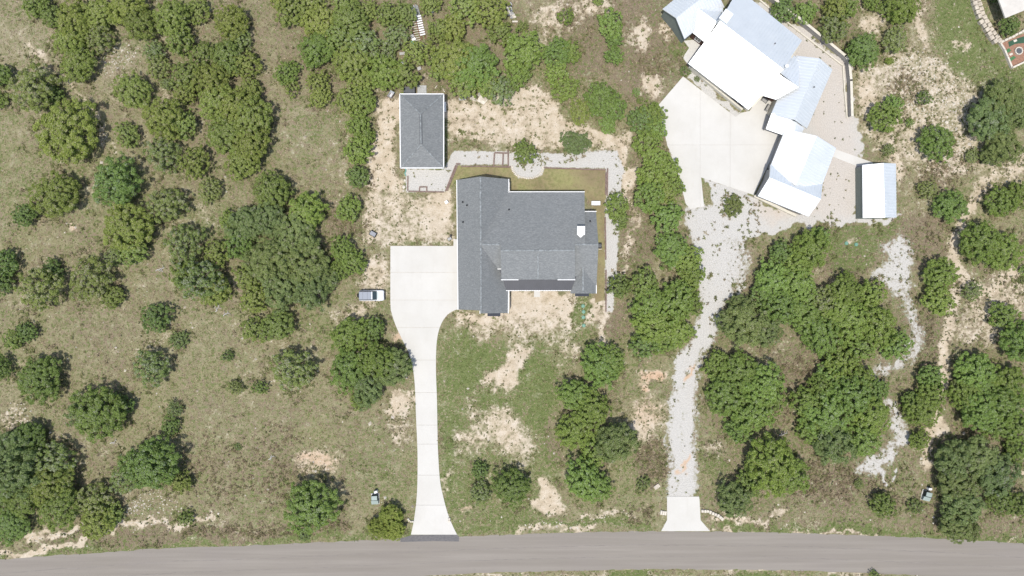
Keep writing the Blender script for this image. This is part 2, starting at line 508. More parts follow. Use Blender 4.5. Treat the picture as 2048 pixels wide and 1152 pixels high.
# --- verge right of the driveway and along the road
stroke('green', [(905, 1062), (1000, 1050), (1120, 1048), (1300, 1050)], 30, 0.75, 0.6)
stroke('green', [(1440, 1052), (1600, 1054), (1750, 1062), (1900, 1070), (2100, 1084)], 24, 0.8, 0.6)
stroke('dirt', [(1030, 1062), (1120, 1056), (1180, 1058)], 14, 0.7, 0.6)
stroke('dirt', [(1150, 1035), (1230, 1028), (1280, 1035)], 18, 0.6, 0.7)
stroke('rocky', [(1050, 1058), (1150, 1046), (1240, 1030), (1270, 1036)], 26, 0.6, 0.7)
stroke('pale', [(1040, 1064), (1180, 1058), (1320, 1056)], 12, 0.9, 0.6)
stroke('dirt', [(1430, 1036), (1460, 1044), (1530, 1034), (1570, 1028)], 14, 0.7, 0.6)
# --- front yard
poly('green', [(882, 655), (930, 660), (1000, 690), (1100, 660), (1190, 640), (1180, 720), (1120, 760), (1110, 880), (1120, 960), (1080, 1050), (905, 1060), (884, 980), (878, 860), (876, 720)], 0.62, 26)
blob('green', 945, 730, 62, 66, 1.0, 0, 0.6)
blob('green', 1070, 760, 50, 62, 0.92, 20, 0.6)
blob('green', 1085, 810, 40, 60, 0.9, 0, 0.6)
blob('green', 900, 900, 26, 120, 0.85, 0, 0.7)
blob('green', 1000, 800, 70, 22, 0.85, 0, 0.6)
poly('dirt', [(915, 612), (1010, 628), (1018, 585), (1140, 588), (1150, 600), (1200, 600), (1205, 640), (1180, 660), (1120, 650), (1060, 665), (1000, 650), (925, 640)], 0.95, 16)
blob('dirt', 1080, 655, 120, 32, 0.6, 0, 0.7)
blob('dirt', 960, 655, 80, 22, 0.55, 0, 0.7)
poly('dirt', [(1042, 690), (1062, 712), (1052, 738), (1032, 768), (1000, 768), (966, 770), (985, 752), (1010, 722), (1024, 700)], 0.95, 14)
blob('dirt', 1040, 680, 40, 26, 0.6, 0, 0.9)
stroke('pale', [(1050, 705), (1030, 735)], 30, 0.6, 0.6)
blob('dirt', 1130, 700, 50, 40, 0.55, 0, 0.8)
blob('dirt', 1000, 840, 40, 45, 0.7, 30, 0.7)
blob('dirt', 960, 880, 55, 35, 0.66, 0, 0.8)
blob('dirt', 950, 820, 22, 40, 0.6, 0, 0.8)
blob('dirt', 1040, 890, 50, 60, 0.66, 0, 0.8)
blob('dirt', 1020, 860, 34, 30, 0.8, 0, 0.7)
blob('dirt', 1090, 985, 24, 45, 1.0, -20, 0.5)
blob('dirt', 1092, 1015, 36, 18, 0.95, 0, 0.5)
blob('litter', 1110, 890, 30, 50, 0.7, 0, 0.7)
blob('dirt', 900, 950, 12, 40, 0.6, 10, 0.7)
blob('dirt', 930, 1005, 18, 10, 0.7, 0, 0.7)
blob('red', 930, 1005, 18, 10, 0.5, 0, 0.7)
poly('green', [(1148, 592), (1180, 592), (1182, 660), (1150, 660)], 0.9, 10)
poly('dirt', [(1152, 596), (1178, 596), (1178, 655), (1154, 655)], 0.25, 10)
blob('litter', 1235, 645, 28, 40, 0.95, 0, 0.5)
blob('pale', 1235, 645, 28, 40, 0.6, 0, 0.5)
stroke('dirt', [(1215, 620), (1205, 690), (1225, 700)], 24, 0.8, 0.6)
# --- west yard
poly('dirt', [(752, 196), (800, 188), (800, 340), (812, 388), (770, 395), (735, 400), (735, 330), (748, 260)], 0.97, 14)
poly('dirt', [(735, 385), (912, 384), (912, 486), (782, 488), (720, 490), (725, 430)], 0.62, 16)
blob('dirt', 880, 425, 36, 56, 0.97, 20, 0.5)
blob('green', 795, 385, 46, 36, 0.62, 0, 0.8)
blob('green', 800, 430, 50, 30, 0.5, 0, 0.8)
blob('dirt', 750, 560, 44, 66, 0.72, 0, 0.7)
blob('dirt', 720, 615, 70, 30, 0.6, -20, 0.7)
blob('dirt', 800, 665, 16, 30, 0.85, 20, 0.6)
blob('red', 800, 665, 16, 30, 0.5, 20, 0.6)
blob('green', 640, 660, 50, 60, 0.5, 30, 0.8)
blob('dirt', 800, 812, 28, 44, 1.0, 10, 0.45)
blob('pale', 800, 812, 28, 44, 0.8, 10, 0.5)
blob('dirt', 812, 870, 24, 36, 0.58, 0, 0.8)
CRISP = True
stroke('green', [(786, 486), (905, 486)], 8, 0.8, 0.5)
CRISP = False
# --- behind the house
poly('dirt', [(895, 190), (960, 205), (1050, 165), (1090, 190), (1130, 232), (1200, 262), (1258, 268), (1268, 395), (1238, 400), (1232, 300), (1100, 300), (1040, 300), (990, 290), (950, 270), (905, 268), (890, 230)], 0.80, 18)
stroke('dirt', [(1045, 175), (1090, 212), (1130, 242), (1200, 268), (1248, 292), (1262, 370), (1262, 440)], 16, 1.0, 0.6)
stroke('litter', [(1060, 192), (1140, 250), (1215, 285)], 10, 0.7, 0.6)
poly('green', [(889, 190), (903, 225), (906, 300), (900, 345), (886, 345)], 0.85, 8)
blob('litter', 950, 240, 50, 30, 0.6, -20, 0.8)
blob('green', 945, 290, 40, 22, 0.5, 20, 0.8)
CRISP = True
poly('gravel', [(812, 338), (888, 340), (906, 302), (1016, 303), (1020, 328), (916, 330), (892, 384), (812, 384)], 1.0, 5)
poly('gravel', [(1016, 303), (1095, 306), (1085, 352), (1060, 357), (1036, 356), (1024, 342), (1016, 328)], 0.9, 6)
poly('gravel', [(1085, 308), (1235, 300), (1250, 345), (1216, 350), (1214, 337), (1090, 335)], 0.95, 8)
poly('gravel', [(1213, 335), (1246, 335), (1238, 470), (1234, 530), (1226, 622), (1211, 626), (1210, 480)], 0.95, 8)
blob('dirt', 1068, 320, 30, 20, 0.7, 0, 0.7)
poly('green', [(850, 338), (893, 338), (893, 352), (870, 354)], 1.0, 5)
poly('lawn', [(916, 331), (1024, 335), (1050, 358), (1086, 336), (1214, 338), (1212, 480), (1208, 600), (1190, 606), (1190, 420), (1165, 384), (1012, 384), (1012, 356), (912, 358), (896, 384)], 1.0, 5)
blob('green', 925, 345, 30, 16, 0.5, 0, 0.7)
CRISP = False
# --- strip between the houses
poly('litter', [(1240, 380), (1290, 300), (1310, 450), (1330, 480), (1300, 540), (1240, 560)], 0.8, 20)
stroke('dirt', [(1264, 380), (1262, 460), (1250, 530), (1240, 560)], 24, 0.6, 0.7)
poly('litter', [(1120, -60), (1400, -60), (1360, 150), (1320, 210), (1260, 220), (1230, 160), (1120, 140)], 0.85, 30)
blob('dirt', 1110, 40, 70, 60, 0.6, 0, 0.8)
blob('dirt', 1190, 10, 60, 24, 0.7, 0, 0.7)
blob('dirt', 1278, 75, 22, 42, 0.92, 0, 0.6)
blob('dirt', 1330, 60, 26, 30, 0.75, -40, 0.6)
blob('dirt', 1315, 175, 28, 34, 0.9, 30, 0.6)
blob('pale', 1315, 175, 28, 34, 0.7, 30, 0.6)
blob('green', 1350, 105, 30, 34, 0.7, 0, 0.7)
blob('litter', 1310, 130, 40, 26, 0.9, 0, 0.7)
blob('dirt', 1290, 840, 60, 70, 0.55, 0, 0.8)
blob('dirt', 1305, 765, 36, 16, 0.85, 0, 0.6)
blob('red', 1305, 765, 36, 16, 0.9, 0, 0.6)
blob('red', 1290, 815, 40, 50, 0.5, 0, 0.8)
blob('dirt', 1285, 855, 26, 36, 0.75, 0, 0.7)
blob('litter', 1300, 930, 40, 60, 0.9, 0, 0.6)
blob('green', 1260, 990, 40, 30, 0.45, 0, 0.8)
blob('litter', 1220, 780, 30, 40, 0.6, 0, 0.8)
# --- neighbour's plot
GRAVEL_DRIVE = [(1372, 418), (1408, 412), (1450, 440), (1478, 478), (1474, 540), (1452, 590), (1440, 622), (1440, 660), (1424, 692), (1404, 722), (1395, 760), (1392, 850), (1390, 920), (1388, 996), (1338, 996), (1341, 900), (1338, 830), (1346, 760), (1352, 720), (1372, 690), (1397, 640), (1402, 600), (1412, 560), (1407, 520), (1392, 480), (1376, 450)]
CRISP = True
rr_ = random.Random(5)
poly('gravel', [(x + rr_.uniform(-5, 5), y + rr_.uniform(-5, 5)) for x, y in smooth_line(GRAVEL_DRIVE + GRAVEL_DRIVE[:1], 3)], 0.95, 18)
poly('gravel', [(1372, 418), (1410, 412), (1460, 440), (1484, 478), (1482, 540), (1462, 590), (1440, 612), (1400, 600), (1380, 450)], 0.85, 22)
CRISP = False
stroke('gravel', [(1478, 470), (1490, 530), (1470, 580)], 40, 0.6, 0.9)
stroke('red', [(1388, 735), (1362, 772)], 9, 0.9, 0.7)
stroke('dirt', [(1388, 735), (1362, 772)], 9, 0.9, 0.7)
stroke('red', [(1372, 910), (1352, 945)], 12, 0.8, 0.7)
stroke('dirt', [(1372, 910), (1350, 950)], 12, 0.8, 0.7)
blob('green', 1366, 825, 8, 26, 0.7, 0, 0.7)
stroke('gravel', [(1370, 700), (1366, 780), (1366, 850), (1366, 900)], 9, 0.62, 0.8)
stroke('gravel', [(1392, 700), (1390, 980)], 14, 0.5, 0.9)
stroke('gravel', [(1338, 830), (1342, 980)], 14, 0.55, 0.9)
blob('dirt', 1425, 890, 30, 30, 0.55, 0, 0.8)
blob('green', 1420, 920, 36, 50, 0.6, 0, 0.7)
poly('gravel', [(1530, 0), (1690, 120), (1702, 235), (1728, 285), (1715, 322), (1715, 430), (1800, 436), (1775, 446), (1650, 446), (1560, 470), (1480, 470), (1412, 402), (1405, 356), (1505, 390), (1600, 435), (1640, 380), (1560, 200), (1480, 10)], 1.0, 8)
poly('red', [(1530, 0), (1690, 120), (1702, 230), (1720, 322), (1715, 430), (1640, 440), (1600, 435), (1640, 300), (1560, 100)], 0.16, 30)
blob('red', 1560, 420, 60, 30, 0.25, 0, 0.8)
blob('pale', 1700, 265, 34, 34, 0.9, 0, 0.6)
poly('gravel', [(1366, 155), (1471, 236), (1484, 226), (1380, 140)], 1.0, 5)
blob('green', 1515, 440, 50, 24, 0.4, 20, 0.8)
poly('litter', [(1640, 452), (1800, 445), (1800, 480), (1770, 520), (1700, 560), (1640, 540), (1600, 480)], 0.7, 16)
poly('green', [(1640, 452), (1800, 445), (1780, 470), (1770, 500), (1730, 540), (1670, 540), (1640, 500)], 0.7, 18)
blob('dirt', 1702, 490, 24, 9, 0.7, 0, 0.7)
poly('gravel', [(1772, 478), (1812, 472), (1836, 500), (1828, 560), (1812, 612), (1796, 600), (1758, 568), (1752, 545), (1788, 515)], 0.72, 26)
stroke('gravel', [(1812, 600), (1824, 650), (1828, 690), (1800, 722), (1750, 750)], 50, 0.6, 0.9)
stroke('gravel', [(1785, 808), (1800, 868), (1770, 905), (1722, 935)], 54, 0.74, 0.9)
stroke('gravel', [(1745, 920), (1758, 965)], 16, 0.8, 0.7)
stroke('gravel', [(1792, 935), (1785, 950)], 18, 0.7, 0.7)
blob('litter', 1600, 740, 56, 46, 0.9, 0, 0.6)
blob('litter', 1660, 965, 80, 60, 1.0, 10, 0.5)
blob('green', 1790, 955, 40, 60, 0.55, 0, 0.8)
blob('litter', 1560, 800, 40, 50, 0.7, 0, 0.7)
poly('litter', [(1790, 440), (1900, 430), (1900, 520), (1840, 540), (1800, 470)], 0.8, 16)
poly('litter', [(1825, 640), (1890, 600), (1880, 740), (1830, 740)], 0.85, 16)
blob('green', 1850, 700, 26, 46, 0.45, 0, 0.8)
CRISP = True
stroke('dirt', [(1960, 380), (1935, 425), (1908, 480), (1905, 520), (1925, 555), (1905, 620), (1888, 700), (1884, 780), (1862, 840), (1855, 930)], 34, 1.0, 0.8)
CRISP = False
stroke('dirt', [(1925, 560), (1980, 580), (2040, 550), (2110, 540)], 46, 0.88, 0.7)
stroke('dirt', [(1995, 350), (1960, 380)], 50, 0.7, 0.8)
poly('dirt', [(1930, 600), (2110, 560), (2110, 640), (2000, 680), (1910, 700)], 0.55, 20)
blob('litter', 1960, 650, 60, 50, 0.6, 0, 0.8)
blob('dirt', 1880, 850, 30, 30, 0.95, 0, 0.5)
blob('litter', 1935, 870, 40, 30, 0.9, 0, 0.6)
blob('dirt', 2040, 945, 20, 14, 0.7, 0, 0.7)
blob('litter', 2000, 1050, 80, 30, 0.8, 0, 0.6)
blob('litter', 1860, 1030, 26, 30, 0.8, 0, 0.6)
# --- rocky slope upper right
poly('dirt', [(1700, 130), (1830, 90), (1960, 170), (2000, 340), (1900, 360), (1800, 320), (1710, 240)], 0.55, 30)
poly('rocky', [(1740, 110), (1850, 90), (1950, 180), (1990, 320), (1900, 330), (1800, 200)], 0.72, 30)
blob('rocky', 1855, 130, 40, 30, 1.0, 30, 0.6)
blob('rocky', 1905, 205, 20, 40, 1.0, -20, 0.6)
blob('dirt', 1735, 195, 28, 40, 0.95, 0, 0.5)
blob('dirt', 1740, 50, 40, 40, 0.8, 0, 0.7)
blob('dirt', 1800, 330, 16, 50, 0.85, -10, 0.6)
blob('litter', 1810, 170, 40, 40, 0.7, 0, 0.7)
blob('litter', 1890, 340, 60, 40, 0.8, 0, 0.7)
poly('litter', [(1590, -60), (1720, -60), (1720, 60), (1680, 100), (1600, 40)], 0.6, 20)
poly('green', [(1880, -60), (1950, -60), (2012, 138), (2110, 110), (2110, 190), (1985, 180), (1900, 150), (1872, 70)], 0.85, 26)
blob('dirt', 1915, 95, 16, 14, 0.7, 0, 0.7)
blob('dirt', 1850, 50, 24, 60, 0.75, -20, 0.7)
blob('pale', 1850, 50, 24, 60, 0.5, -20, 0.7)
blob('dirt', 2035, 330, 40, 40, 0.75, 0, 0.8)
blob('rocky', 2020, 340, 60, 40, 0.5, 0, 0.8)
# --- far verge south of the road
stroke('green', [(1000, 1172), (1300, 1166), (1536, 1168), (1760, 1176)], 46, 0.8, 0.5)
stroke('pale', [(860, 1156), (1024, 1148), (1300, 1143), (1536, 1144), (1760, 1151)], 8, 1.0, 0.6)
stroke('dirt', [(860, 1156), (1024, 1148), (1300, 1143), (1536, 1144), (1760, 1151)], 8, 0.45, 0.6)
stroke('dirt', [(1430, 1062), (1600, 1067), (1900, 1077), (2100, 1090)], 6, 0.8, 0.5)

def ground_material():
    m = NT('field_and_soil')
    A, B = m.attr('cover_a'), m.attr('cover_b')
    sa = m.t.nodes.new('ShaderNodeSeparateColor'); m.link(A.outputs['Color'], sa.inputs[0])
    sb = m.t.nodes.new('ShaderNodeSeparateColor'); m.link(B.outputs['Color'], sb.inputs[0])
    dirt, green, gravel, litter = sa.outputs[0], sa.outputs[1], sa.outputs[2], A.outputs['Alpha']
    red, lawn, rocky, pale = sb.outputs[0], sb.outputs[1], sb.outputs[2], B.outputs['Alpha']
    n_big = m.noise(0.07, 3, 0.6)
    n_mid = m.noise(0.55, 5, 0.68)
    n_sml = m.noise(1.7, 3, 0.72)
    n_fin = m.noise(5.5, 1, 0.75)
    n_alt = m.noise(0.9, 4, 0.7, m.mapping((1, 1, 1), (0, 0, 1.1)))
    rag = m.math('ADD', m.math('MULTIPLY', n_mid, 0.45), m.math('MULTIPLY', n_sml, 0.55))
    rag2 = m.math('ADD', m.math('MULTIPLY', n_alt, 0.5), m.math('MULTIPLY', n_fin, 0.5))
    def wide(n, g=2.4):
        return m.math('MULTIPLY_ADD', m.math('SUBTRACT', n, 0.5), g, 0.5)
    def cover(mask, n, k=2.2, w=0.10):
        # ragged threshold: noise mostly lies in 0.3..0.7
        v = m.math('ADD', mask, m.math('MULTIPLY', m.math('SUBTRACT', n, 0.5), k))
        lit = m.step(v, 0.5 - w, 0.5 + w)
        return m.math('MULTIPLY', lit, m.step(mask, 0.02, 0.16))
    # dry grass
    c = m.ramp(n_mid, [(0.28, rgb(114, 112, 80)), (0.5, rgb(141, 137, 104)), (0.72, rgb(167, 160, 129))])
    c = m.mix(m.math('MULTIPLY', m.step(n_fin, 0.42, 0.72), 0.5), c, rgb(186, 172, 142))
    c = m.mix(m.math('MULTIPLY', m.step(n_sml, 0.52, 0.66), 0.45), c, rgb(118, 112, 78))
    c = m.mix(m.math('MULTIPLY', m.step(n_big, 0.45, 0.62), 0.35), c, rgb(142, 140, 98))
    # paler, greyer ground
    c = m.mix(m.math('MULTIPLY', cover(pale, n_alt, 3.0, 0.3), 0.55), c, m.ramp(n_fin, [(0.35, rgb(160, 148, 126)), (0.65, rgb(196, 184, 162))]))
    # litter and dead brush
    lc = m.ramp(rag2, [(0.3, rgb(104, 92, 76)), (0.5, rgb(134, 120, 100)), (0.7, rgb(170, 154, 130))])
    c = m.mix(cover(litter, n_alt, 3.6, 0.35), c, lc)
    # green growth
    gc = m.ramp(rag2, [(0.3, rgb(86, 100, 56)), (0.5, rgb(108, 122, 70)), (0.7, rgb(138, 146, 94))])
    c = m.mix(m.math('MULTIPLY', cover(green, n_sml, 3.6, 0.25), 0.92), c, gc)
    # bare soil
    dc = m.ramp(n_mid, [(0.3, rgb(190, 173, 147)), (0.5, rgb(211, 196, 171)), (0.7, rgb(231, 219, 200))])
    dc = m.mix(m.math('MULTIPLY', m.step(n_fin, 0.45, 0.7), 0.45), dc, rgb(176, 158, 134))
    dc = m.mix(m.math('MULTIPLY', m.step(n_big, 0.48, 0.6), 0.25), dc, rgb(214, 204, 188))
    dc = m.mix(m.math('MULTIPLY', red, 0.75), dc, m.ramp(n_sml, [(0.35, rgb(198, 158, 124)), (0.65, rgb(218, 182, 148))]))
    c = m.mix(cover(dirt, rag, 3.8, 0.34), c, dc)
    # watered lawn behind the house
    wc = m.ramp(m.noise(0.16, 4, 0.6), [(0.36, rgb(150, 134, 106)), (0.5, rgb(164, 153, 114)), (0.62, rgb(168, 165, 114))])
    wc = m.mix(m.math('MULTIPLY', n_fin, 0.45), wc, rgb(136, 130, 92))
    wc = m.mix(m.math('MULTIPLY', m.step(n_mid, 0.48, 0.64), 0.35), wc, rgb(146, 126, 98))
    wc = m.mix(m.math('MULTIPLY', cover(green, n_sml, 3.0, 0.3), 0.5), wc, rgb(118, 124, 76))
    c = m.mix(cover(lawn, n_sml, 0.8, 0.12), c, wc)
    # gravel
    vc = m.ramp(n_fin, [(0.3, rgb(190, 187, 180)), (0.5, rgb(206, 203, 195)), (0.72, rgb(219, 216, 208))])
    vc = m.mix(m.math('MULTIPLY', red, 1.0, clamp=True), vc, rgb(214, 182, 150))
    vc = m.mix(m.math('MULTIPLY', m.step(n_mid, 0.55, 0.7), 0.25), vc, rgb(190, 180, 168))
    c = m.mix(cover(gravel, rag, 2.6, 0.24), c, vc)
    # broken pale limestone showing through
    vo = m.voronoi(2.3, 'F1', 'Distance')
    rk = m.math('MULTIPLY', m.step(m.math('MULTIPLY', vo, -1.0), -0.34, -0.20), cover(rocky, n_alt, 2.2, 0.15))
    c = m.mix(rk, c, m.ramp(n_sml, [(0.3, rgb(198, 190, 174)), (0.7, rgb(232, 226, 212))]))
    m.base(c)
    h = m.math('ADD', m.math('MULTIPLY', n_fin, 0.6), m.math('MULTIPLY', n_sml, 0.8))
    m.bump(h, 0.75, 0.10)
    return m.set(0.95, spec=0.1)
MAT['ground'] = ground_material()

def build_ground():
    ex = np.concatenate([[-9000, -4000, -1500, -500, -200], gx, [2250, 2600, 3600, 6000, 11000]])
    ey = np.concatenate([[-9000, -4000, -1500, -500, -200], gy, [1350, 1700, 2700, 5000, 10000]])
    EX, EY = np.meshgrid(ex, ey)
    nx, ny = len(ex), len(ey)
    co = np.zeros((ny, nx, 3), np.float32)
    co[..., 0] = (EX - 1024) * S; co[..., 1] = (576 - EY) * S
    me = bpy.data.meshes.new('ground')
    me.vertices.add(nx * ny)
    me.vertices.foreach_set('co', co.ravel())
    idx = np.arange(nx * ny).reshape(ny, nx)
    q = np.stack([idx[1:, :-1], idx[1:, 1:], idx[:-1, 1:], idx[:-1, :-1]], -1).reshape(-1, 4)
    me.loops.add(q.size); me.loops.foreach_set('vertex_index', q.ravel().astype(np.int32))
    me.polygons.add(len(q))
    me.polygons.foreach_set('loop_start', np.arange(0, q.size, 4, dtype=np.int32))
    me.update(calc_edges=True)
    pad = lambda M: np.pad(M, 5, mode='edge')
    for nm, ks in (('cover_a', ('dirt', 'green', 'gravel', 'litter')), ('cover_b', ('red', 'lawn', 'rocky', 'pale'))):
        at = me.attributes.new(nm, 'FLOAT_COLOR', 'POINT')
        at.data.foreach_set('color', np.stack([pad(MASK[k]) for k in ks], -1).astype(np.float32).ravel())
    me.materials.append(MAT['ground'])
    o = bpy.data.objects.new('ground', me)
    C.objects.link(o)
    return tag(o, kind='structure')
build_ground()

def sheet(name, pts, z, mat, thick=0.0, parent=None):
    pts = [P(*p[:2]) for p in pts]
    mb = MB()
    if thick > 0: mb.prism(pts, z - thick, z)
    else:
        if sum(pts[i].x * pts[(i + 1) % len(pts)].y - pts[(i + 1) % len(pts)].x * pts[i].y for i in range(len(pts))) < 0: pts = pts[::-1]
        mb._add([(p.x, p.y, z) for p in pts], [tuple(range(len(pts)))])
    return mb.build(name, mat, parent)

# road: quad strip along the two edges
def build_road():
    xs = np.linspace(-200, 2250, 190)
    def edge(pts):
        q = np.array(smooth_line(pts, 12)); return [(float(x), float(y)) for x, y in zip(xs, np.interp(xs, q[:, 0], q[:, 1]))]
    t, b = edge(ROAD_TOP), edge(ROAD_BOT)
    rr = random.Random(3)
    t = [(x, y + rr.uniform(-1.4, 1.4)) for x, y in t]; b = [(x, y + rr.uniform(-1.4, 1.4)) for x, y in b]
    n = len(t)
    v = [P(x, y, 0.012) for x, y in t] + [P(x, y, 0.012) for x, y in b]
    f = [(n + i, n + i + 1, i + 1, i) for i in range(n - 1)]
    tag(mesh_obj('road', v, f, MAT['asphalt']), kind='structure')
    # tar-sealed seam lines along the lanes
    mb = MB()
    for fr, w in ((0.36, 0.035), (0.66, 0.03)):
        pl = []
        for i in range(n):
            x = t[i][0] * (1 - fr) + b[i][0] * fr; y = t[i][1] * (1 - fr) + b[i][1] * fr + 0.6 * math.sin(i * 0.7)
            pl.append((x, y))
        for i in range(n - 1):
            a = P(*pl[i]); c = P(*pl[i + 1])
            mb._add([(a.x, a.y - w, 0.017), (c.x, c.y - w, 0.017), (c.x, c.y + w, 0.017), (a.x, a.y + w, 0.017)], [(0, 1, 2, 3)])
    tag(mb.build('road_seam', plain('tar_seam', rgb(156, 149, 142), 0.9, vary=0.25, scale=0.6)), kind='structure')
build_road()
tag(sheet('asphalt_apron', [(801, 1077), (824, 1070), (914, 1069), (918, 1073), (918, 1083), (870, 1082), (801, 1084)], 0.021, MAT['asphalt_dark']), kind='structure')

# concrete drives, laid as separate slabs on a thin bed
def clip_poly(pts, axis, c, keep_less):
    out = []
    for i in range(len(pts)):
        a, b = pts[i], pts[(i + 1) % len(pts)]
        ia = (a[axis] <= c) if keep_less else (a[axis] >= c)
        ib = (b[axis] <= c) if keep_less else (b[axis] >= c)
        if ia: out.append(a)
        if ia != ib:
            t = (c - a[axis]) / (b[axis] - a[axis])
            out.append((a[0] + (b[0] - a[0]) * t, a[1] + (b[1] - a[1]) * t))
    return out

def slabs(name, pts, xcuts, ycuts, z, gap=0.4):
    base = sheet(name, pts, z - 0.05, MAT['stone'], 0.0)
    tag(base, kind='structure')
    xs = [-1e5] + xcuts + [1e5]; ys = [-1e5] + ycuts + [1e5]
    for i in range(len(xs) - 1):
        for j in range(len(ys) - 1):
            q = pts
            for ax, lo, hi in ((0, xs[i], xs[i + 1]), (1, ys[j], ys[j + 1])):
                if lo > -1e4 and q: q = clip_poly(q, ax, lo + gap / 2, False)
                if hi < 1e4 and q: q = clip_poly(q, ax, hi - gap / 2, True)
            if len(q) >= 3:
                sheet('slab', q, z + 0.002 * ((i + j) % 2), MAT['concrete'], z - 0.006, base)
    return base

DRIVE_L = [(781, 492), (781, 605), (784, 628), (792, 652), (805, 680), (817, 705), (826, 738), (830, 775), (832, 830), (835, 900), (835, 960), (833, 1000), (828, 1040), (822, 1069)]
DRIVE_R = [(914, 1069), (904, 1048), (895, 1025), (887, 995), (880, 960), (876, 900), (875, 860), (874, 800), (872, 740), (873, 690), (878, 660), (888, 638), (902, 624), (920, 617)]
slabs('driveway', [(922, 478), (907, 478), (907, 492)] + smooth_line(DRIVE_L, 4) + smooth_line(DRIVE_R, 4), [], [545, 600, 655, 720, 785, 850, 888, 950, 1010], 0.07)
NDRIVE = [(1366, 153), (1471, 234), (1481, 226), (1499, 222), (1525, 186), (1556, 203), (1537, 258), (1566, 270), (1507, 390), (1402, 355), (1408, 413), (1380, 418), (1371, 407), (1357, 350), (1334, 290), (1317, 210)]
slabs('neighbour_driveway', NDRIVE, [1400, 1460], [290], 0.07, 0.25)
slabs('drive_apron', [(1334, 993), (1398, 993), (1399, 1000), (1401, 1040), (1420, 1062), (1322, 1062), (1334, 1040)], [], [], 0.06)
tag(sheet('walkway', [(1664, 296), (1745, 325), (1745, 330), (1712, 332), (1664, 313)], 0.06, MAT['concrete'], 0.055), kind='structure')
tag(sheet('porch_patio', [(1385, 80), (1425, 90), (1385, 140), (1365, 116), (1378, 96), (1367, 82)], 0.10, MAT['concrete'], 0.09), kind='structure')
tag(sheet('workshop_step', [(835, 171), (853, 171), (853, 192), (835, 192)], 0.10, plain('grey_concrete', (0.40, 0.40, 0.38), 0.9), 0.09), kind='structure')
tag(sheet('porch_step', [(1068, 578), (1080, 578), (1080, 594), (1068, 594)], 0.10, MAT['concrete'], 0.09), kind='structure')

# ------------------------------------------------------------------ buildings
def Q(pts): return [P(*p) for p in pts]

def add_seams(mb, poly3, spacing=0.55, w=0.07, h=0.07):
    pts = [Vector(p) for p in poly3]
    n = Vector((0, 0, 0))
    for i in range(len(pts)):
        n += pts[i].cross(pts[(i + 1) % len(pts)])
    n.normalize()
    if n.z < 0: n = -n
    across = Vector((-n.y, n.x, 0)).normalized()
    cs = [p.dot(across) for p in pts]
    c = min(cs) + spacing * 0.5
    side = across * (w / 2)
    while c < max(cs):
        hit = []
        for i in range(len(pts)):
            a, b = cs[i], cs[(i + 1) % len(pts)]
            if (a - c) * (b - c) < 0:
                hit.append(pts[i].lerp(pts[(i + 1) % len(pts)], (c - a) / (b - a)))
        hit.sort(key=lambda p: p.z)
        for a, b in zip(hit[::2], hit[1::2]):
            u = n * h
            mb._add([a - side, b - side, b + side, a + side, a - side + u, b - side + u, b + side + u, a + side + u],
                    [(4, 5, 6, 7), (0, 1, 5, 4), (1, 2, 6, 5), (2, 3, 7, 6), (3, 0, 4, 7)])
        c += spacing

def building(name, label, cat, base_px, slopes, roof_mat, wall_mat, wall_skip=(), inset=0.45, thick=0.16, seams=False, trim='white'):
    base = P(*base_px); base.z = 0
    e = empty(name, base, label, cat)
    for poly3 in slopes:
        mb = MB(base); mb.slab(Q(poly3), thick, 0, 1)
        ro = mb.build('roof', [MAT[roof_mat], MAT[trim]], e)
        if seams:
            sb = MB(base); add_seams(sb, Q(poly3))
            tag(sb.build('roof_seams', MAT[roof_mat], ro), kind='stuff')
    allp = [p for s in slopes for p in Q(s)]
    cen = sum(allp, Vector()) / len(allp)
    mb = MB(base)
    for i, s in enumerate(slopes):
        if i in wall_skip: continue
        pts = []
        for p in Q(s):
            d = Vector((cen.x - p.x, cen.y - p.y, 0))
            q = p + d.normalized() * min(inset * 1.3, d.length * 0.3)
            ze = min(v.z for v in Q(s))
            pts.append(Vector((q.x, q.y, max(0.3, ze + (q.z - ze) * 0.72 - thick - 0.12))))
        nz = sum(pts[k].x * pts[(k + 1) % len(pts)].y - pts[(k + 1) % len(pts)].x * pts[k].y for k in range(len(pts)))
        if nz < 0: pts.reverse()
        n = len(pts)
        mb._add(pts + [Vector((p.x, p.y, 0)) for p in pts],
                [tuple(range(n))] + [(n + k, n + (k + 1) % n, (k + 1) % n, k) for k in range(n)])
    mb.build('walls', MAT[wall_mat], e)
    return e, base

def gutter(e, base, a, b, w=0.13, h=0.13, mat='white', name='gutter'):
    pa, pb = P(*a), P(*b)
    mb = MB(base); mb.bar(pa - Vector((0, 0, h * 0.5)), pb - Vector((0, 0, h * 0.5)), w, h)
    return mb.build(name, MAT[mat], e)

def ridge_cap(e, base, a, b, w=0.30, n=None):
    """overlapping cap shingles along a ridge, joined into one part"""
    pa, pb = P(*a), P(*b)
    L = (pb - pa).length; n = n or max(3, int(L / 0.42))
    mb = MB(base)
    rr = random.Random(int(a[0] * 7 + a[1]))
    for i in range(n):
        p, q = pa.lerp(pb, i / n), pa.lerp(pb, (i + 0.96) / n)
        z = Vector((0, 0, 0.015 + 0.02 * (i % 2)))
        mb.bar(p + z, q + z, w, 0.035)
    return tag(mb.build('ridge_cap', MAT['ridge'], e), kind='stuff')

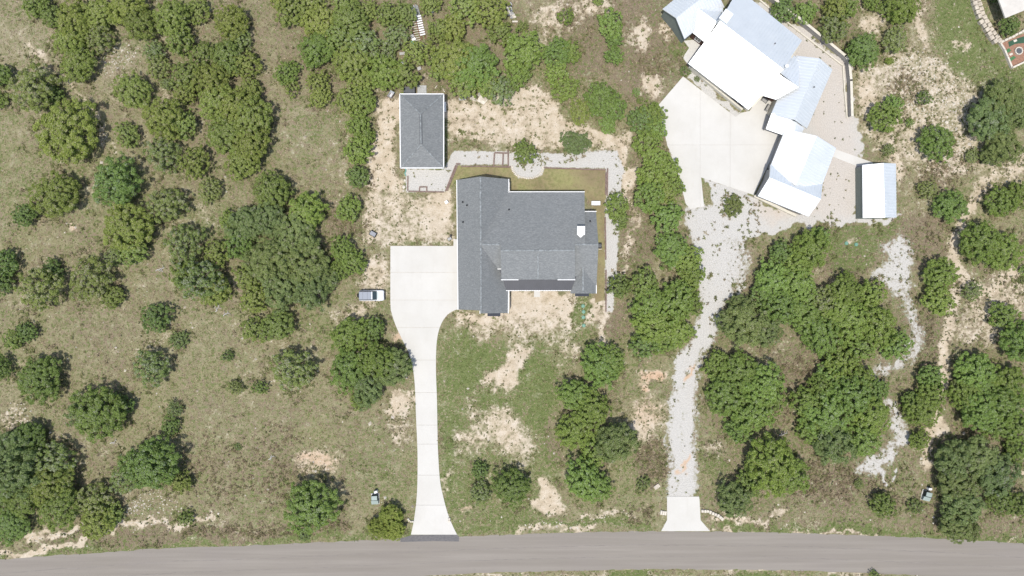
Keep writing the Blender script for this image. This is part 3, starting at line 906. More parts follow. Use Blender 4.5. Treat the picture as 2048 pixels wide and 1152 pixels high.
# ---- main house
Z0, ZA, ZB = 2.9, 6.4, 6.5
house_slopes = [
    [(914, 360, Z0), (961, 353, ZA), (962, 621, ZA), (917, 619, Z0)],                  # west wing, west slope
    [(961, 353, ZA), (1017, 358, Z0), (1016, 626, Z0), (962, 627, ZA)],                # west wing, east slope
    [(962, 384, Z0), (1169, 384, Z0), (1170, 489, ZB), (962, 489, ZB)],                # main, north slope
    [(962, 489, ZB), (1170, 489, ZB), (1157, 538, 4.25), (984, 538, 4.25)],            # main, south slope
    [(1001, 476, 6.14), (1150, 476, 6.14), (1150, 501, 6.95), (1001, 501, 6.95)],      # raised front, north
    [(1001, 501, 6.95), (1150, 501, 6.95), (1150, 559, 5.3), (1003, 559, 5.3)],        # raised front, south
    [(1076, 506, 6.78), (1076, 559, 6.05), (1037, 559, 5.36)],                         # centre gable, west
    [(1076, 506, 6.78), (1115, 559, 5.36), (1076, 559, 6.05)],                         # centre gable, east
    [(1150, 423, Z0), (1192, 423, Z0), (1197, 489, 6.46), (1150, 489, 6.46)],          # east end, north
    [(1150, 489, 6.46), (1197, 489, 6.46), (1193, 572, Z0), (1150, 572, Z0)],          # east end, south
    [(1166, 528, 4.5), (1166, 587, 4.5), (1141, 587, Z0), (1141, 528, Z0)],            # front right gable, west
    [(1166, 528, 4.5), (1192, 545, Z0), (1192, 587, Z0), (1166, 587, 4.5)],            # front right gable, east
]
H, hb = building('main_house', 'large house with grey shingle roof, white chimney and dark porch roof beside the driveway', 'house',
                 (1055, 490), house_slopes, 'shingle', 'stone_pale', wall_skip=(4, 6, 7, 10), thick=0.2)
for a, b in [((913.5, 360, Z0), (916, 619.5, Z0)), ((1017.6, 358, Z0), (1017.6, 385, Z0)), ((1010, 383.6, Z0), (1169.6, 383.6, Z0)),
             ((1017, 581, Z0), (1016.5, 627, Z0)), ((1009, 581.2, 3.1), (1142, 581.2, 3.1)), ((1002, 559.6, 5.25), (1037, 559.6, 5.25)),
             ((1115, 559.6, 5.25), (1150.5, 559.6, 5.25)), ((1169.5, 422.8, Z0), (1193, 422.8, Z0)), ((1192.6, 560, Z0), (1192.6, 587, Z0)),
             ((995, 538, 4.28), (1003, 538, 4.28)), ((1149, 538, 4.28), (1158, 538, 4.28)), ((960, 621.3, ZA - .1), (960, 627.5, ZA - .1))]:
    gutter(H, hb, a, b)
for a, b in [((961, 354, ZA), (962, 626, ZA)), ((964, 489, ZB), (1000, 489, ZB)), ((1151, 489, ZB), (1196, 489, 6.47)),
             ((1002, 501, 6.95), (1149, 501, 6.95)), ((1076, 507, 6.78), (1076, 558, 6.06)), ((1166, 533, 4.5), (1166, 586.5, 4.5))]:
    ridge_cap(H, hb, a, b)
def porch():
    pts = Q([(988, 536, 4.12), (1160, 536, 4.12), (1142, 581, 3.12), (1009, 581, 3.12)])
    mb = MB(hb); mb.slab(pts, 0.08)
    o = mb.build('porch_roof', MAT['dark_metal'], H)
    sb = MB(hb); add_seams(sb, pts, 0.42, 0.06, 0.06)
    tag(sb.build('roof_seams', MAT['dark_metal'], o), kind='stuff')
    for px in (1012, 1044, 1076, 1108, 1139):
        p = P(px, 579); m2 = MB(hb); m2.box((p.x - .09, p.y - .09, 0), (p.x + .09, p.y + .09, 3.0))
        m2.build('porch_post', MAT['white'], H)
porch()
def awning(x0, x1, y0, y1, z0, z1):
    pts = Q([(x0, y0, z1), (x1, y0, z1), (x1, y1, z0), (x0, y1, z0)])
    mb = MB(hb); mb.slab(pts, 0.06)
    o = mb.build('awning', MAT['dark_metal'], H)
    sb = MB(hb); add_seams(sb, pts, 0.42, 0.05, 0.05)
    tag(sb.build('roof_seams', MAT['dark_metal'], o), kind='stuff')
awning(975, 1001, 625.5, 632.5, 2.35, 2.65)
awning(1150, 1178, 585.5, 592.5, 2.35, 2.65)
def chimney():
    p = P(1162, 461, 6.9); x, y = p.x, p.y
    mb = MB(hb); mb.box((x - .58, y - .66, 4.6), (x + .58, y + .66, 7.0))
    o = mb.build('chimney', MAT['white'], H)
    m2 = MB(hb); m2.box((x - .66, y - .74, 7.0), (x + .66, y + .74, 7.10))
    m2.build('chimney_cap', MAT['white'], o)
    m3 = MB(hb); m3.box((x - .25, y - .25, 7.10), (x + .25, y + .25, 7.30), taper=0.06)
    m3.build('flue', MAT['galv'], o)
    m4 = MB(hb)                                           # small cricket roof below the chimney
    a, b, c = Vector((x - .58, y - .66, 6.25)), Vector((x + .58, y - .66, 6.25)), Vector((x, y - 1.2, 6.42))
    m4.slab([a, b, c], 0.3); m4.build('chimney_flashing', MAT['white'], H)
chimney()
def vent(e, base, px, py, z, r=0.07, h=0.35, mat='black'):
    p = P(px, py, z); mb = MB(base)
    mb.tube((p.x, p.y, z - 0.3), (p.x, p.y, z + h), r, r * .9, 8)
    mb.lathe((p.x, p.y, z + h), [(r * 1.6, 0), (r * 1.6, 0.04), (r * .4, 0.1)], 8)
    mb.build('roof_vent', MAT[mat], e)
for px, py, z in [(925.5, 404.5, 3.75), (934, 411, 4.35), (926, 444.5, 3.8), (1018, 419.5, 4.1), (1180, 442.5, 3.95)]:
    vent(H, hb, px, py, z, 0.10, 0.28)

def wall_panel(e, base, a, b, t0, t1, z0, z1, mat, off=0.03, frame=None, name='window'):
    """a window or door on the wall that runs from ground point a to ground point b; off = distance proud of it, to the left of a->b"""
    A, B = P(*a), P(*b)
    d = (B - A); n = Vector((-d.y, d.x, 0)).normalized()
    p, q = A + d * t0, A + d * t1
    mb = MB(base)
    mb.bar(p + n * off + Vector((0, 0, z0)), q + n * off + Vector((0, 0, z0)), 0.05, z1 - z0)
    o = mb.build(name, MAT[mat], e)
    if frame:
        fb = MB(base); u = d.normalized() * 0.09
        o2 = off + 0.02
        fb.bar(p - u + n * o2 + Vector((0, 0, z1)), q + u + n * o2 + Vector((0, 0, z1)), 0.09, 0.10)
        fb.bar(p - u + n * o2 + Vector((0, 0, z0 - .1)), q + u + n * o2 + Vector((0, 0, z0 - .1)), 0.09, 0.10)
        for c in (p - u * .5, q + u * .5, p.lerp(q, 0.5)):
            fb.bar(c - u * .5 + n * o2 + Vector((0, 0, z0)), c + u * .5 + n * o2 + Vector((0, 0, z0)), 0.09, z1 - z0)
        fb.build('frame', MAT[frame], o)
    return o

# ---- workshop with a hip roof
wk = [[(799.5, 188, 3.0), (887.5, 188, 3.0), (841, 228, 5.1)],
      [(887.5, 188, 3.0), (887.5, 336, 3.0), (842, 289, 5.1), (841, 228, 5.1)],
      [(887.5, 336, 3.0), (801, 336, 3.0), (842, 289, 5.1)],
      [(801, 336, 3.0), (799.5, 188, 3.0), (841, 228, 5.1), (842, 289, 5.1)]]
WS, wb = building('workshop', 'grey hip-roofed workshop with white edge trim behind the main house', 'workshop', (843, 262), wk, 'shingle', 'white', inset=0.35)
for a, b in [((799.5, 188, 3), (887.5, 188, 3)), ((887.5, 188, 3), (887.5, 336, 3)), ((887.5, 336, 3), (801, 336, 3)), ((801, 336, 3), (799.5, 188, 3))]:
    gutter(WS, wb, a, b, 0.16)
ridge_cap(WS, wb, (841, 230, 5.1), (842, 287, 5.1), 0.24)
for a, b in [((800.5, 189, 3.03), (841, 228, 5.11)), ((886.5, 189, 3.03), (841, 228, 5.11)), ((802, 335, 3.03), (842, 289, 5.11)), ((886.5, 335, 3.03), (842, 289, 5.11))]:
    ridge_cap(WS, wb, a, b, 0.22)
sb = MB(wb); [sb.bar(P(841 + k + .2, 229, 5.12), P(842 + k, 288, 5.12), 0.06, 0.05) for k in (-2.2, 2.2)]
sb.build('ridge_vent', MAT['dark_grey'], WS)

# ---- neighbour's metal-roofed house
n_slopes = [
    [(1377, 127, 3.0), (1497, 219, 3.0), (1566, 138, 6.3), (1440, 42, 6.3)],           # main SW
    [(1440, 42, 6.3), (1566, 138, 6.3), (1604, 81, 3.0), (1477, -22, 3.0)],            # main NE
    [(1522, 190, 3.9), (1553, 145, 5.5), (1597, 174, 5.5), (1552, 199, 3.9)],          # link SW
    [(1553, 140, 5.5), (1597, 174, 5.5), (1600, 120, 3.4), (1583, 108, 3.4)],          # link NE
    [(1592, 111, 3.2), (1640, 117, 5.5), (1589, 239, 5.5), (1542, 229, 3.2)],          # east wing W
    [(1640, 117, 5.5), (1665, 139, 3.2), (1614, 257, 3.2), (1589, 239, 5.5)],          # east wing E
    [(1543, 227, 3.6), (1588, 238, 3.6), (1566, 270, 2.8), (1532, 258, 2.8)],          # breezeway SW
    [(1586, 240, 3.7), (1570, 259, 3.25), (1590, 264, 4.0), (1594, 245, 4.1)],         # breezeway back W
    [(1594, 245, 4.05), (1609, 256, 3.2), (1603, 266, 3.2), (1590, 264, 3.95)],        # breezeway back E
    [(1571, 258, 3.3), (1634, 272, 5.1), (1591.5, 371, 5.1), (1542, 330, 3.3)],        # garage W
    [(1634, 272, 5.1), (1672, 296, 3.3), (1644, 370, 3.3), (1591.5, 371, 5.1)],        # garage E
    [(1539, 355, 5.04), (1642, 398, 5.04), (1645, 369, 3.4), (1541, 329, 3.4)],        # garage front N
    [(1539, 355, 5.04), (1642, 398, 5.04), (1617, 433, 3.2), (1516, 392, 3.2)],        # garage front S
    [(1352, 36, 5.3), (1430, -25, 5.3), (1402, -44, 3.2), (1325, 18, 3.2)],            # west block NW
    [(1352, 36, 5.3), (1430, -25, 5.3), (1449, 14, 3.2), (1369, 78, 3.2)],             # west block SE
    [(1396, 17, 4.7), (1434, 44, 4.7), (1409, 84, 3.0), (1384, 64, 3.0)],              # west link SW
    [(1396, 17, 4.7), (1434, 44, 4.7), (1446, 26, 3.5), (1446, 16, 3.5)],              # west link NE
]
def neighbour():
    main = n_slopes[0:9]; gar = n_slopes[9:13]; west = n_slopes[13:17]
    e, b = building('metal_roof_house', 'long pale metal-roofed house set at an angle above its wide concrete drive', 'house', (1500, 130), main, 'metal', 'cream', wall_skip=(2, 3, 6, 7, 8), seams=True, inset=0.7, trim='metal')
    # glazed porch wall facing the drive
    A, B = (1376, 135.5), (1482, 221.5)
    mb = MB(b); mb.bar(P(*A), P(*B), 0.35, 0.9); mb.build('porch_parapet', MAT['cream'], e)
    for i in range(8):
        wall_panel(e, b, (1379, 133), (1484.5, 218.5), i / 8 + 0.012, (i + 1) / 8 - 0.012, 0.9, 2.7, 'screen', 0.0, name='screen_panel')
    for i in range(9):
        p = P(1379, 133).lerp(P(1484.5, 218.5), i / 8)
        MB(b).tube((p.x, p.y, .9), (p.x, p.y, 2.75), 0.07, 0.07, 6).build('mullion', MAT['white'], e)
    # entry walls
    for a, c, m, z in [((1524, 190), (1550, 208), 'brown', 3.2), ((1550, 206), (1526, 261), 'siding_grey', 2.9), ((1528, 256.5), (1559, 269), 'siding_grey', 2.6)]:
        mb = MB(b); mb.bar(P(*a), P(*c), 0.2, z); mb.build('entry_wall', MAT[m], e)
    p = P(1451, 34, 6.6)
    mb = MB(b); mb.m = Matrix.Translation((p.x, p.y, 0)) @ Matrix.Rotation(math.radians(-37), 4, 'Z')
    mb.box((-.7, -.9, 4.5), (.7, .9, 6.9)); o = mb.build('chimney', MAT['metal'], e)
    mb = MB(b); mb.m = Matrix.Translation((p.x, p.y, 0)) @ Matrix.Rotation(math.radians(-37), 4, 'Z')
    mb.box((-.8, -1.0, 6.9), (.8, 1.0, 7.0)); mb.build('chimney_cap', MAT['metal'], o)
    p = P(1571, 134, 6.0); mb = MB(b); mb.tube((p.x, p.y, 4.5), (p.x, p.y, 6.6), 0.22, 0.22, 12); mb.lathe((p.x, p.y, 6.6), [(.32, 0), (.32, .06), (.08, .16)], 12); mb.build('flue', MAT['white'], e)
    for px, py, z in [(1549, 88, 4.8), (1627, 175, 4.7)]: vent(e, b, px, py, z, 0.08, 0.3, 'dark_grey')
    e2, b2 = building('metal_roof_garage', 'pale metal-roofed garage with crossed gables at the lower right of the wide drive', 'garage', (1590, 340), gar, 'metal', 'siding_grey', seams=True, inset=0.5, trim='metal')
    for t in (0.10, 0.40, 0.70):
        wall_panel(e2, b2, (1566.5, 274), (1514, 388), t, t + 0.24, 0.05, 2.4, 'wood_grey', 0.0, name='garage_door')
    mb = MB(b2); mb.bar(P(1507, 392), P(1590, 432), 0.45, 0.5); mb.build('footing_ledge', MAT['cream'], e2)
    p = P(1536, 338, 2.4); mb = MB(b2); mb.lathe((p.x, p.y, 2.2), [(.06, 0), (.16, .05), (.16, .2), (.05, .3)], 10); mb.build('wall_lamp', MAT['black'], e2)
    e3, b3 = building('metal_roof_guest_wing', 'pale metal-roofed block with green gable wall and double window at the top edge', 'house', (1390, 30), west, 'metal', 'siding_green', wall_skip=(2, 3), seams=True, inset=0.35, trim='metal')
    wall_panel(e3, b3, (1363, 80), (1329, 32), 0.30, 0.66, 0.9, 2.7, 'glass', 0.06, 'white')
    mb = MB(b3); mb.bar(P(1380, 74), P(1404, 92), 0.2, 2.8); dw = mb.build('door_wall', MAT['brown'], e3)
    wall_panel(e3, b3, (1404, 92), (1380, 74), 0.30, 0.66, 0.8, 2.2, 'glass', 0.14, 'white')
neighbour()

sh = [[(1725, 330, 2.7), (1767, 326, 4.1), (1770, 435, 4.1), (1726, 436, 2.7)],
      [(1767, 326, 4.1), (1792, 327, 2.7), (1793, 435, 2.7), (1770, 435, 4.1)]]
SH, shb = building('metal_shed', 'small white metal-roofed shed at the end of the concrete walkway', 'shed', (1750, 382), sh, 'metal', 'siding_green', seams=True, inset=0.12, trim='metal')
wall_panel(SH, shb, (1713, 400), (1713, 345), 0.25, 0.42, 0.9, 2.0, 'glass', 0.05, 'white')
wall_panel(SH, shb, (1713, 400), (1713, 345), 0.62, 0.86, 0.0, 2.1, 'siding_grey', 0.05, name='door')

# ---- corner building at the upper right, only its roof edge is in view
cb = P(2040, -5); cb.z = 0
CE = empty('corner_house', cb, 'white flat roof corner at the top right edge', 'house')
mb = MB(cb); mb.slab(Q([(1994, -10, 3.2), (2011, 36, 3.2), (2080, 8, 3.2), (2080, -60, 3.2), (2010, -60, 3.2)]), 0.25); mb.build('roof', plain('white_flat_roofing', (0.60, 0.57, 0.51), 0.85, vary=0.08, scale=0.8), CE)
mb = MB(cb); mb.prism([P(2003, -10), P(2017, 22), (P(2070, 0)), P(2070, -50), P(2010, -50)], 0, 2.94); mb.build('walls', MAT['stone'], CE)

# ------------------------------------------------------------------ masonry and timber edging
def wall_line(name, pts, w, h, mat, label, cat, cap=None):
    base = P(*pts[0])
    e = empty(name, base, label, cat)
    mb = MB(base); cb_ = MB(base)
    off = Vector((0, 0, 0))
    for a, b in zip(pts, pts[1:]):
        A, B = P(*a), P(*b); d = (B - A).normalized() * (w * 0.45)
        mb.bar(A - d * 0.2, B + d * 0.2, w, h)
        if cap: cb_.bar(A - d + Vector((0, 0, h + .001)), B + d + Vector((0, 0, h + .001)), w + 0.12, 0.08)
    mb.build('wall_body', MAT[mat], e)
    if cap: cb_.build('coping', MAT[cap], e)
    return e
wall_line('retaining_wall', [(1522, -12), (1584, 35), (1637, 78), (1684, 117), (1691, 127), (1695, 165), (1697, 234)], 0.32, 1.3, 'siding_grey', 'long cream-topped masonry wall curving behind the metal-roofed house', 'wall', 'cream')  # grey body colour carries the shadow on the wall face
wall_line('garden_curb', [(1514, -4), (1534, 14), (1600, 66), (1658, 111), (1685, 132), (1688, 180), (1693, 236)], 0.22, 0.25, 'cream', 'low cream curb on the inner side of the long masonry wall', 'curb')
wall_line('patio_curb', [(1998, 88), (2006, 101), (2012, 115), (2021, 137), (2060, 119)], 0.30, 0.5, 'stone_pale', 'white curb round the play patio at the upper right', 'curb')

def blocks(name, pts, n, w, h, label, cat, mat='stone', rows=1, seed=1):
    rr = random.Random(seed)
    base = P(*pts[0]); e = empty(name, base, label, cat)
    ln = [P(*p) for p in pts]
    seg = [(ln[i + 1] - ln[i]).length for i in range(len(ln) - 1)]; tot = sum(seg)
    def at(s):
        for i, L in enumerate(seg):
            if s <= L or i == len(seg) - 1: return ln[i].lerp(ln[i + 1], min(1, s / L)), (ln[i + 1] - ln[i]).normalized()
            s -= L
    for r in range(rows):
        for k in range(n):
            s0 = tot * (k + 0.5 * (r % 2)) / n; s1 = min(tot, s0 + tot / n * rr.uniform(.86, .96))
            a, d = at(s0); b, d2 = at(s1)
            nn = Vector((-d.y, d.x, 0)) * (r * w * 1.15 + rr.uniform(-.05, .05))
            mb = MB(base)
            mb.m = Matrix.Identity(4)
            a2, b2 = a + nn, b + nn
            dd = (b2 - a2); L = max(0.2, dd.length); ang = math.atan2(dd.y, dd.x) + rr.uniform(-.06, .06)
            mb.m = Matrix.Translation(((a2 + b2) / 2)) @ Matrix.Rotation(ang, 4, 'Z')
            hh = h * rr.uniform(.8, 1.1) * (1 + 0.5 * r)
            mb.box((-L / 2, -w / 2 * rr.uniform(.8, 1.05), 0), (L / 2, w / 2 * rr.uniform(.8, 1.05), hh), bevel=0.07)
            mb.build('block', MAT[mat], e)
    return e
blocks('stone_block_wall', [(1999, 86), (1985, 66), (1966, 36), (1953, -4)], 11, 0.8, 0.5, 'stepped rows of big limestone blocks beside the green lawn at the upper right', 'wall', 'stone', 2, 5)
blocks('stone_edging', [(2001, 86), (2020, 76), (2040, 66), (2056, 58)], 8, 0.45, 0.35, 'short row of pale stones between the play patio and the shrub', 'edging', 'stone_pale', 1, 6)
blocks('rough_stone_headwall', [(1402, 1022), (1412, 1021), (1424, 1026), (1436, 1030), (1446, 1039)], 9, 0.6, 0.4, 'rubble stone headwall right of the short concrete apron', 'wall', 'stone_pale', 1, 8)
blocks('small_stone_headwall', [(1320, 1024), (1333, 1026)], 3, 0.9, 0.35, 'rubble stone headwall left of the short concrete apron', 'wall', 'stone_pale', 1, 9)
blocks('curved_stone_headwall', [(816, 1036), (818, 1041), (828, 1043)], 4, 0.35, 0.35, 'thin white stone headwall left of the long driveway mouth', 'wall', 'stone_pale', 1, 10)
blocks('stub_stone_headwall', [(898.5, 1035), (899, 1044)], 2, 0.45, 0.35, 'stub of white stone headwall right of the long driveway mouth', 'wall', 'stone_pale', 1, 11)
# white stone ring round the yard tree
blocks('stone_tree_ring', smooth_line([(1023, 331), (1026, 342), (1036, 352), (1050, 356), (1066, 356), (1080, 349), (1086, 338), (1086, 332)], 3), 26, 0.40, 0.18, 'curved white stone border round the dark tree behind the house', 'edging', 'stone_pale', 1, 12)

def timbers(name, runs, label, w=0.24, h=0.22, mat='timber', cat='edging', L=2.4):
    base = P(*runs[0][0]); e = empty(name, base, label, cat)
    rr = random.Random(len(runs) + int(base.x * 10))
    for a, b in runs:
        A, B = P(*a), P(*b); n = max(1, round((B - A).length / L))
        for k in range(n):
            p, q = A.lerp(B, k / n), A.lerp(B, (k + .985) / n)
            nn = Vector((-(B - A).y, (B - A).x, 0)).normalized() * rr.uniform(-.04, .04)
            mb = MB(base); mb.bar(p + nn, q + nn, w, h * rr.uniform(.85, 1.15)); mb.build('timber', MAT[mat], e)
    return e
timbers('diagonal_timber_edging', [((912, 331), (891, 383)), ((914.5, 331), (894, 382)), ((912, 328.5), (921, 328.5))], 'dark timbers running diagonally between the white gravel and the back lawn')
timbers('long_timber_edging', [((922, 332.5), (1022, 334.5)), ((1088, 335.5), (1212, 340))], 'straight run of timbers along the top of the back lawn', 0.2, 0.18)
timbers('east_timber_edging', [((1215.5, 337), (1214.5, 392)), ((1211.5, 345), (1211, 390)), ((1210.5, 435), (1211.5, 520)), ((1211.5, 540), (1211.5, 624))], 'timbers standing along the right side of the back lawn')
timbers('timber_bed_frame', [((987.5, 333), (989, 306)), ((989, 306), (1015, 307)), ((1005, 333), (1006, 308)), ((1016.5, 300), (1016.5, 333)), ((1008, 333), (1022, 334))], 'open rectangular frame of reddish timbers on the white gravel behind the house', 0.24, 0.24, cat='garden frame')
timbers('small_timber_bed', [((816, 352), (815.5, 382)), ((817, 383), (888, 384)), ((839, 374), (855, 374)), ((854, 375), (854, 383)), ((839, 375), (839, 382))], 'weathered timbers boxing the white gravel below the workshop', 0.2, 0.2, cat='garden frame')

# play patio at the upper right
tag(sheet('play_patio', [(2000, 88), (2060, 62), (2060, 118), (2021, 135), (2012, 113)], 0.03, MAT['terra'], 0.025), kind='structure')
def patch(name, pts, mat, label, cat, z=0.045):
    o = sheet(name, pts, z, MAT[mat], 0.012); tag(o, label, cat)
patch('turf_mat', [(2016, 84), (2030, 78), (2050, 72), (2050, 86), (2030, 88), (2018, 94)], 'turf_dark', 'dark green turf strip along the top of the play patio', 'turf')
patch('turf_mat', [(2008, 103), (2018, 96), (2022, 102), (2012, 108)], 'turf', 'bright green turf patch at the left of the play patio', 'turf')
patch('turf_mat', [(2016, 118), (2027, 112), (2032, 115), (2020, 124)], 'turf', 'bright green turf patch at the lower corner of the play patio', 'turf')
for i, (x, y, lab) in enumerate([(2030, 82, 'white stepping slab on the dark green turf strip'), (2021.5, 109, 'white stepping slab between the two bright turf patches')]):
    tag(sheet('stepping_slab', [(x - 4, y - 1), (x + 2, y - 3.5), (x + 4, y), (x - 2, y + 3)], 0.085, MAT['stone_pale'], 0.04), lab, 'paving slab', 'stepping slabs on the play patio')
p = P(2036, 102.5)
FP = empty('fire_pit', p, 'round stone ringed fire pit in the play patio', 'fire pit')
for k in range(12):
    mb = MB(p); a = 2 * math.pi * k / 12
    mb.m = Matrix.Translation(p + Vector((math.cos(a), math.sin(a), 0)) * .62) @ Matrix.Rotation(a, 4, 'Z')
    mb.box((-.1, -.15, 0), (.1, .15, .32), bevel=.03); mb.build('block', MAT['stone_pale'], FP)
mb = MB(p); mb.lathe((p.x, p.y, 0), [(.56, 0.0), (.56, .12), (.2, .16)], 16); mb.build('ash_bed', MAT['dark_grey'], FP)

# ------------------------------------------------------------------ trees
def soup_mesh(name, V, attr_name, A, mat, color=False):
    """V: (n, k, 3) polygons with k corners each; A: (n,) or (n,3) per polygon"""
    n, k, _ = V.shape
    me = bpy.data.meshes.new(name)
    me.vertices.add(n * k); me.vertices.foreach_set('co', V.astype(np.float32).ravel())
    me.loops.add(n * k); me.loops.foreach_set('vertex_index', np.arange(n * k, dtype=np.int32))
    me.polygons.add(n); me.polygons.foreach_set('loop_start', np.arange(0, n * k, k, dtype=np.int32))
    me.update(calc_edges=True)
    if color:
        at = me.attributes.new(attr_name, 'FLOAT_COLOR', 'POINT')
        c = np.ones((n, k, 4), np.float32); c[..., :3] = A[:, None, :]
        at.data.foreach_set('color', c.ravel())
    else:
        at = me.attributes.new(attr_name, 'FLOAT', 'POINT')
        at.data.foreach_set('value', np.repeat(A.astype(np.float32), k))
    me.materials.append(mat)
    return me

def unit(v): return v / np.maximum(1e-6, np.linalg.norm(v, axis=-1, keepdims=True))

def crown_mesh(seed, kind, ncl, nlf, L, W):
    r = np.random.default_rng(seed)
    nlobe = max(14, ncl // 6)
    k = np.arange(nlobe) + 0.5
    ph = k * 2.399963 + r.uniform(0, 6.28) + r.normal(0, .25, nlobe)
    u = k / nlobe
    if kind == 'oak':
        hgt, z0, rc0, rc1 = 0.46, 0.40, 0.05, 0.105
        rad = np.sqrt(u) * 0.80 + r.normal(0, 0.06, nlobe)
        zz = np.sqrt(np.clip(1 - rad ** 2, 0.03, 1)) * hgt + z0 + r.normal(0, 0.07, nlobe)
        rl = r.uniform(.10, .19, nlobe)
    else:
        hgt, z0, rc0, rc1 = 0.62, 0.22, 0.038, 0.08
        rad = u ** 0.55 * 0.87 + r.normal(0, 0.035, nlobe)
        zz = (np.clip(1 - rad ** 2.4, 0.0, 1)) ** 0.6 * hgt + z0 + r.normal(0, 0.038 if kind == 'lush' else 0.024, nlobe)
        rl = r.uniform(.06, .14, nlobe) * (1.0 if kind == 'lush' else 0.72) * (1.0 if ncl > 150 else 1.3)
    # uneven outline
    lump = 1 + sum(a * np.cos(m * ph + p) for m, a, p in zip((1, 2, 3, 5, 7), (0.06, 0.085, 0.07, 0.055, 0.04), r.uniform(0, 6.28, 5)))
    lc = np.stack([np.cos(ph) * rad * lump, np.sin(ph) * rad * lump, zz], -1)
    li = r.integers(0, nlobe, ncl); li[:nlobe] = np.arange(nlobe)
    dd = unit(r.normal(size=(ncl, 3)) + np.array([0, 0, 0.45]) + unit(lc[li]) * .5)
    c = lc[li] + dd * (rl[li] * r.uniform(.45, 1.05, ncl))[:, None] * np.array([1, 1, .8])
    rc = r.uniform(rc0, rc1, ncl) * (1.0 if ncl > 150 else 1.4)
    # a quarter of the clumps sit lower inside, so that the crown is not see-through
    deep = r.random(ncl) < 0.28
    ra = np.sqrt(r.random(ncl)) * .80; an = r.uniform(0, 6.28, ncl)
    inner = np.stack([np.cos(an) * ra, np.sin(an) * ra, z0 * .8 + hgt * .62 * np.sqrt(1 - ra ** 2)], -1)
    c[deep] = inner[deep]; rc[deep] *= 1.35
    lobe_t = r.uniform(-.16, .16, nlobe)
    ct = np.clip(r.uniform(0.22, 0.85, ncl) + lobe_t[li], .12, 1)
    grey = r.random(ncl) < (0.04 if kind != 'grey' else 0.22)
    # leaves
    ci = np.repeat(np.arange(ncl), nlf); n = len(ci)
    d = unit(r.normal(size=(n, 3))); out = unit(c[ci] - np.array([0, 0, 0.1]))
    flip = (d * (out + np.array([0, 0, 0.5]))).sum(-1) < -0.25
    d[flip] *= -1
    pos = c[ci] + d * (rc[ci] * r.uniform(0.55, 1.08, n))[:, None] * np.array([1, 1, 0.85])
    # a share of the foliage fills the inside of the crown
    ins = r.random(n) < 0.12
    pos[ins] = pos[ins] * np.array([0.8, 0.8, 0.6])
    nor = unit(d + out * 0.35 + r.normal(0, 0.55, (n, 3)) + np.array([0, 0, 0.55]))
    ax = unit(np.cross(nor, r.normal(size=(n, 3))))
    bx = np.cross(nor, ax)
    l = (L * r.uniform(0.7, 1.35, n) / 2)[:, None]; w = (W * r.uniform(0.7, 1.3, n) / 2)[:, None]
    V = np.stack([pos - ax * l, pos + bx * w - ax * l * 0.2, pos + ax * l, pos - bx * w - ax * l * 0.2], 1)
    V[..., 2] = np.maximum(V[..., 2], 0.02)
    t = np.clip(ct[ci] * 0.65 + r.uniform(0, 1, n) * 0.35, 0.12, 1)
    t[grey[ci] & (r.random(n) < 0.7)] = 0.03
    core = np.hypot(pos[:, 0], pos[:, 1])
    t[r.random(n) < (0.05 + 0.20 * np.clip(1 - core, 0, 1)) * (0.6 if kind == 'oak' else 1.0)] = 0.03
    me = soup_mesh('crown', V, 'tint', t, MAT['oak'] if kind == 'oak' else MAT['juniper'])
    # trunk and limbs for the same crown
    mb = MB(); rr = random.Random(seed)
    zt = 0.30 if kind != 'oak' else 0.36
    mb.tube((0, 0, -0.02), (0.02, 0.01, zt), 0.055, 0.040, 8)
    for i in range(7):
        q = c[rr.randrange(ncl)]
        mid = Vector((q[0] * .45, q[1] * .45, zt + (q[2] - zt) * .5 + .03))
        mb.tube((0.02, 0.01, zt - .03), mid, 0.028, 0.018, 5)
        mb.tube(mid, Vector(q) * 0.97, 0.018, 0.006, 5)
    tm = bpy.data.meshes.new('trunk'); tm.from_pydata([tuple(v) for v in mb.v], [], mb.f); tm.materials.append(MAT['bark'])
    return me, tm

CROWNS = {
    'jl': [crown_mesh(11 + i, 'jun', 760, 40, 0.040, 0.026) for i in range(7)],
    'bl': [crown_mesh(111 + i, 'lush', 640, 44, 0.042, 0.026) for i in range(7)],
    'bm': [crown_mesh(131 + i, 'lush', 380, 42, 0.056, 0.034) for i in range(6)],
    'jm': [crown_mesh(31 + i, 'jun', 380, 42, 0.056, 0.034) for i in range(7)],
    'js': [crown_mesh(51 + i, 'jun', 130, 36, 0.092, 0.050) for i in range(4)],
    'o': [crown_mesh(71 + i, 'oak', 430, 58, 0.043, 0.032) for i in range(7)],
    'g': [crown_mesh(91 + i, 'grey', 400, 42, 0.050, 0.026) for i in range(3)],
}
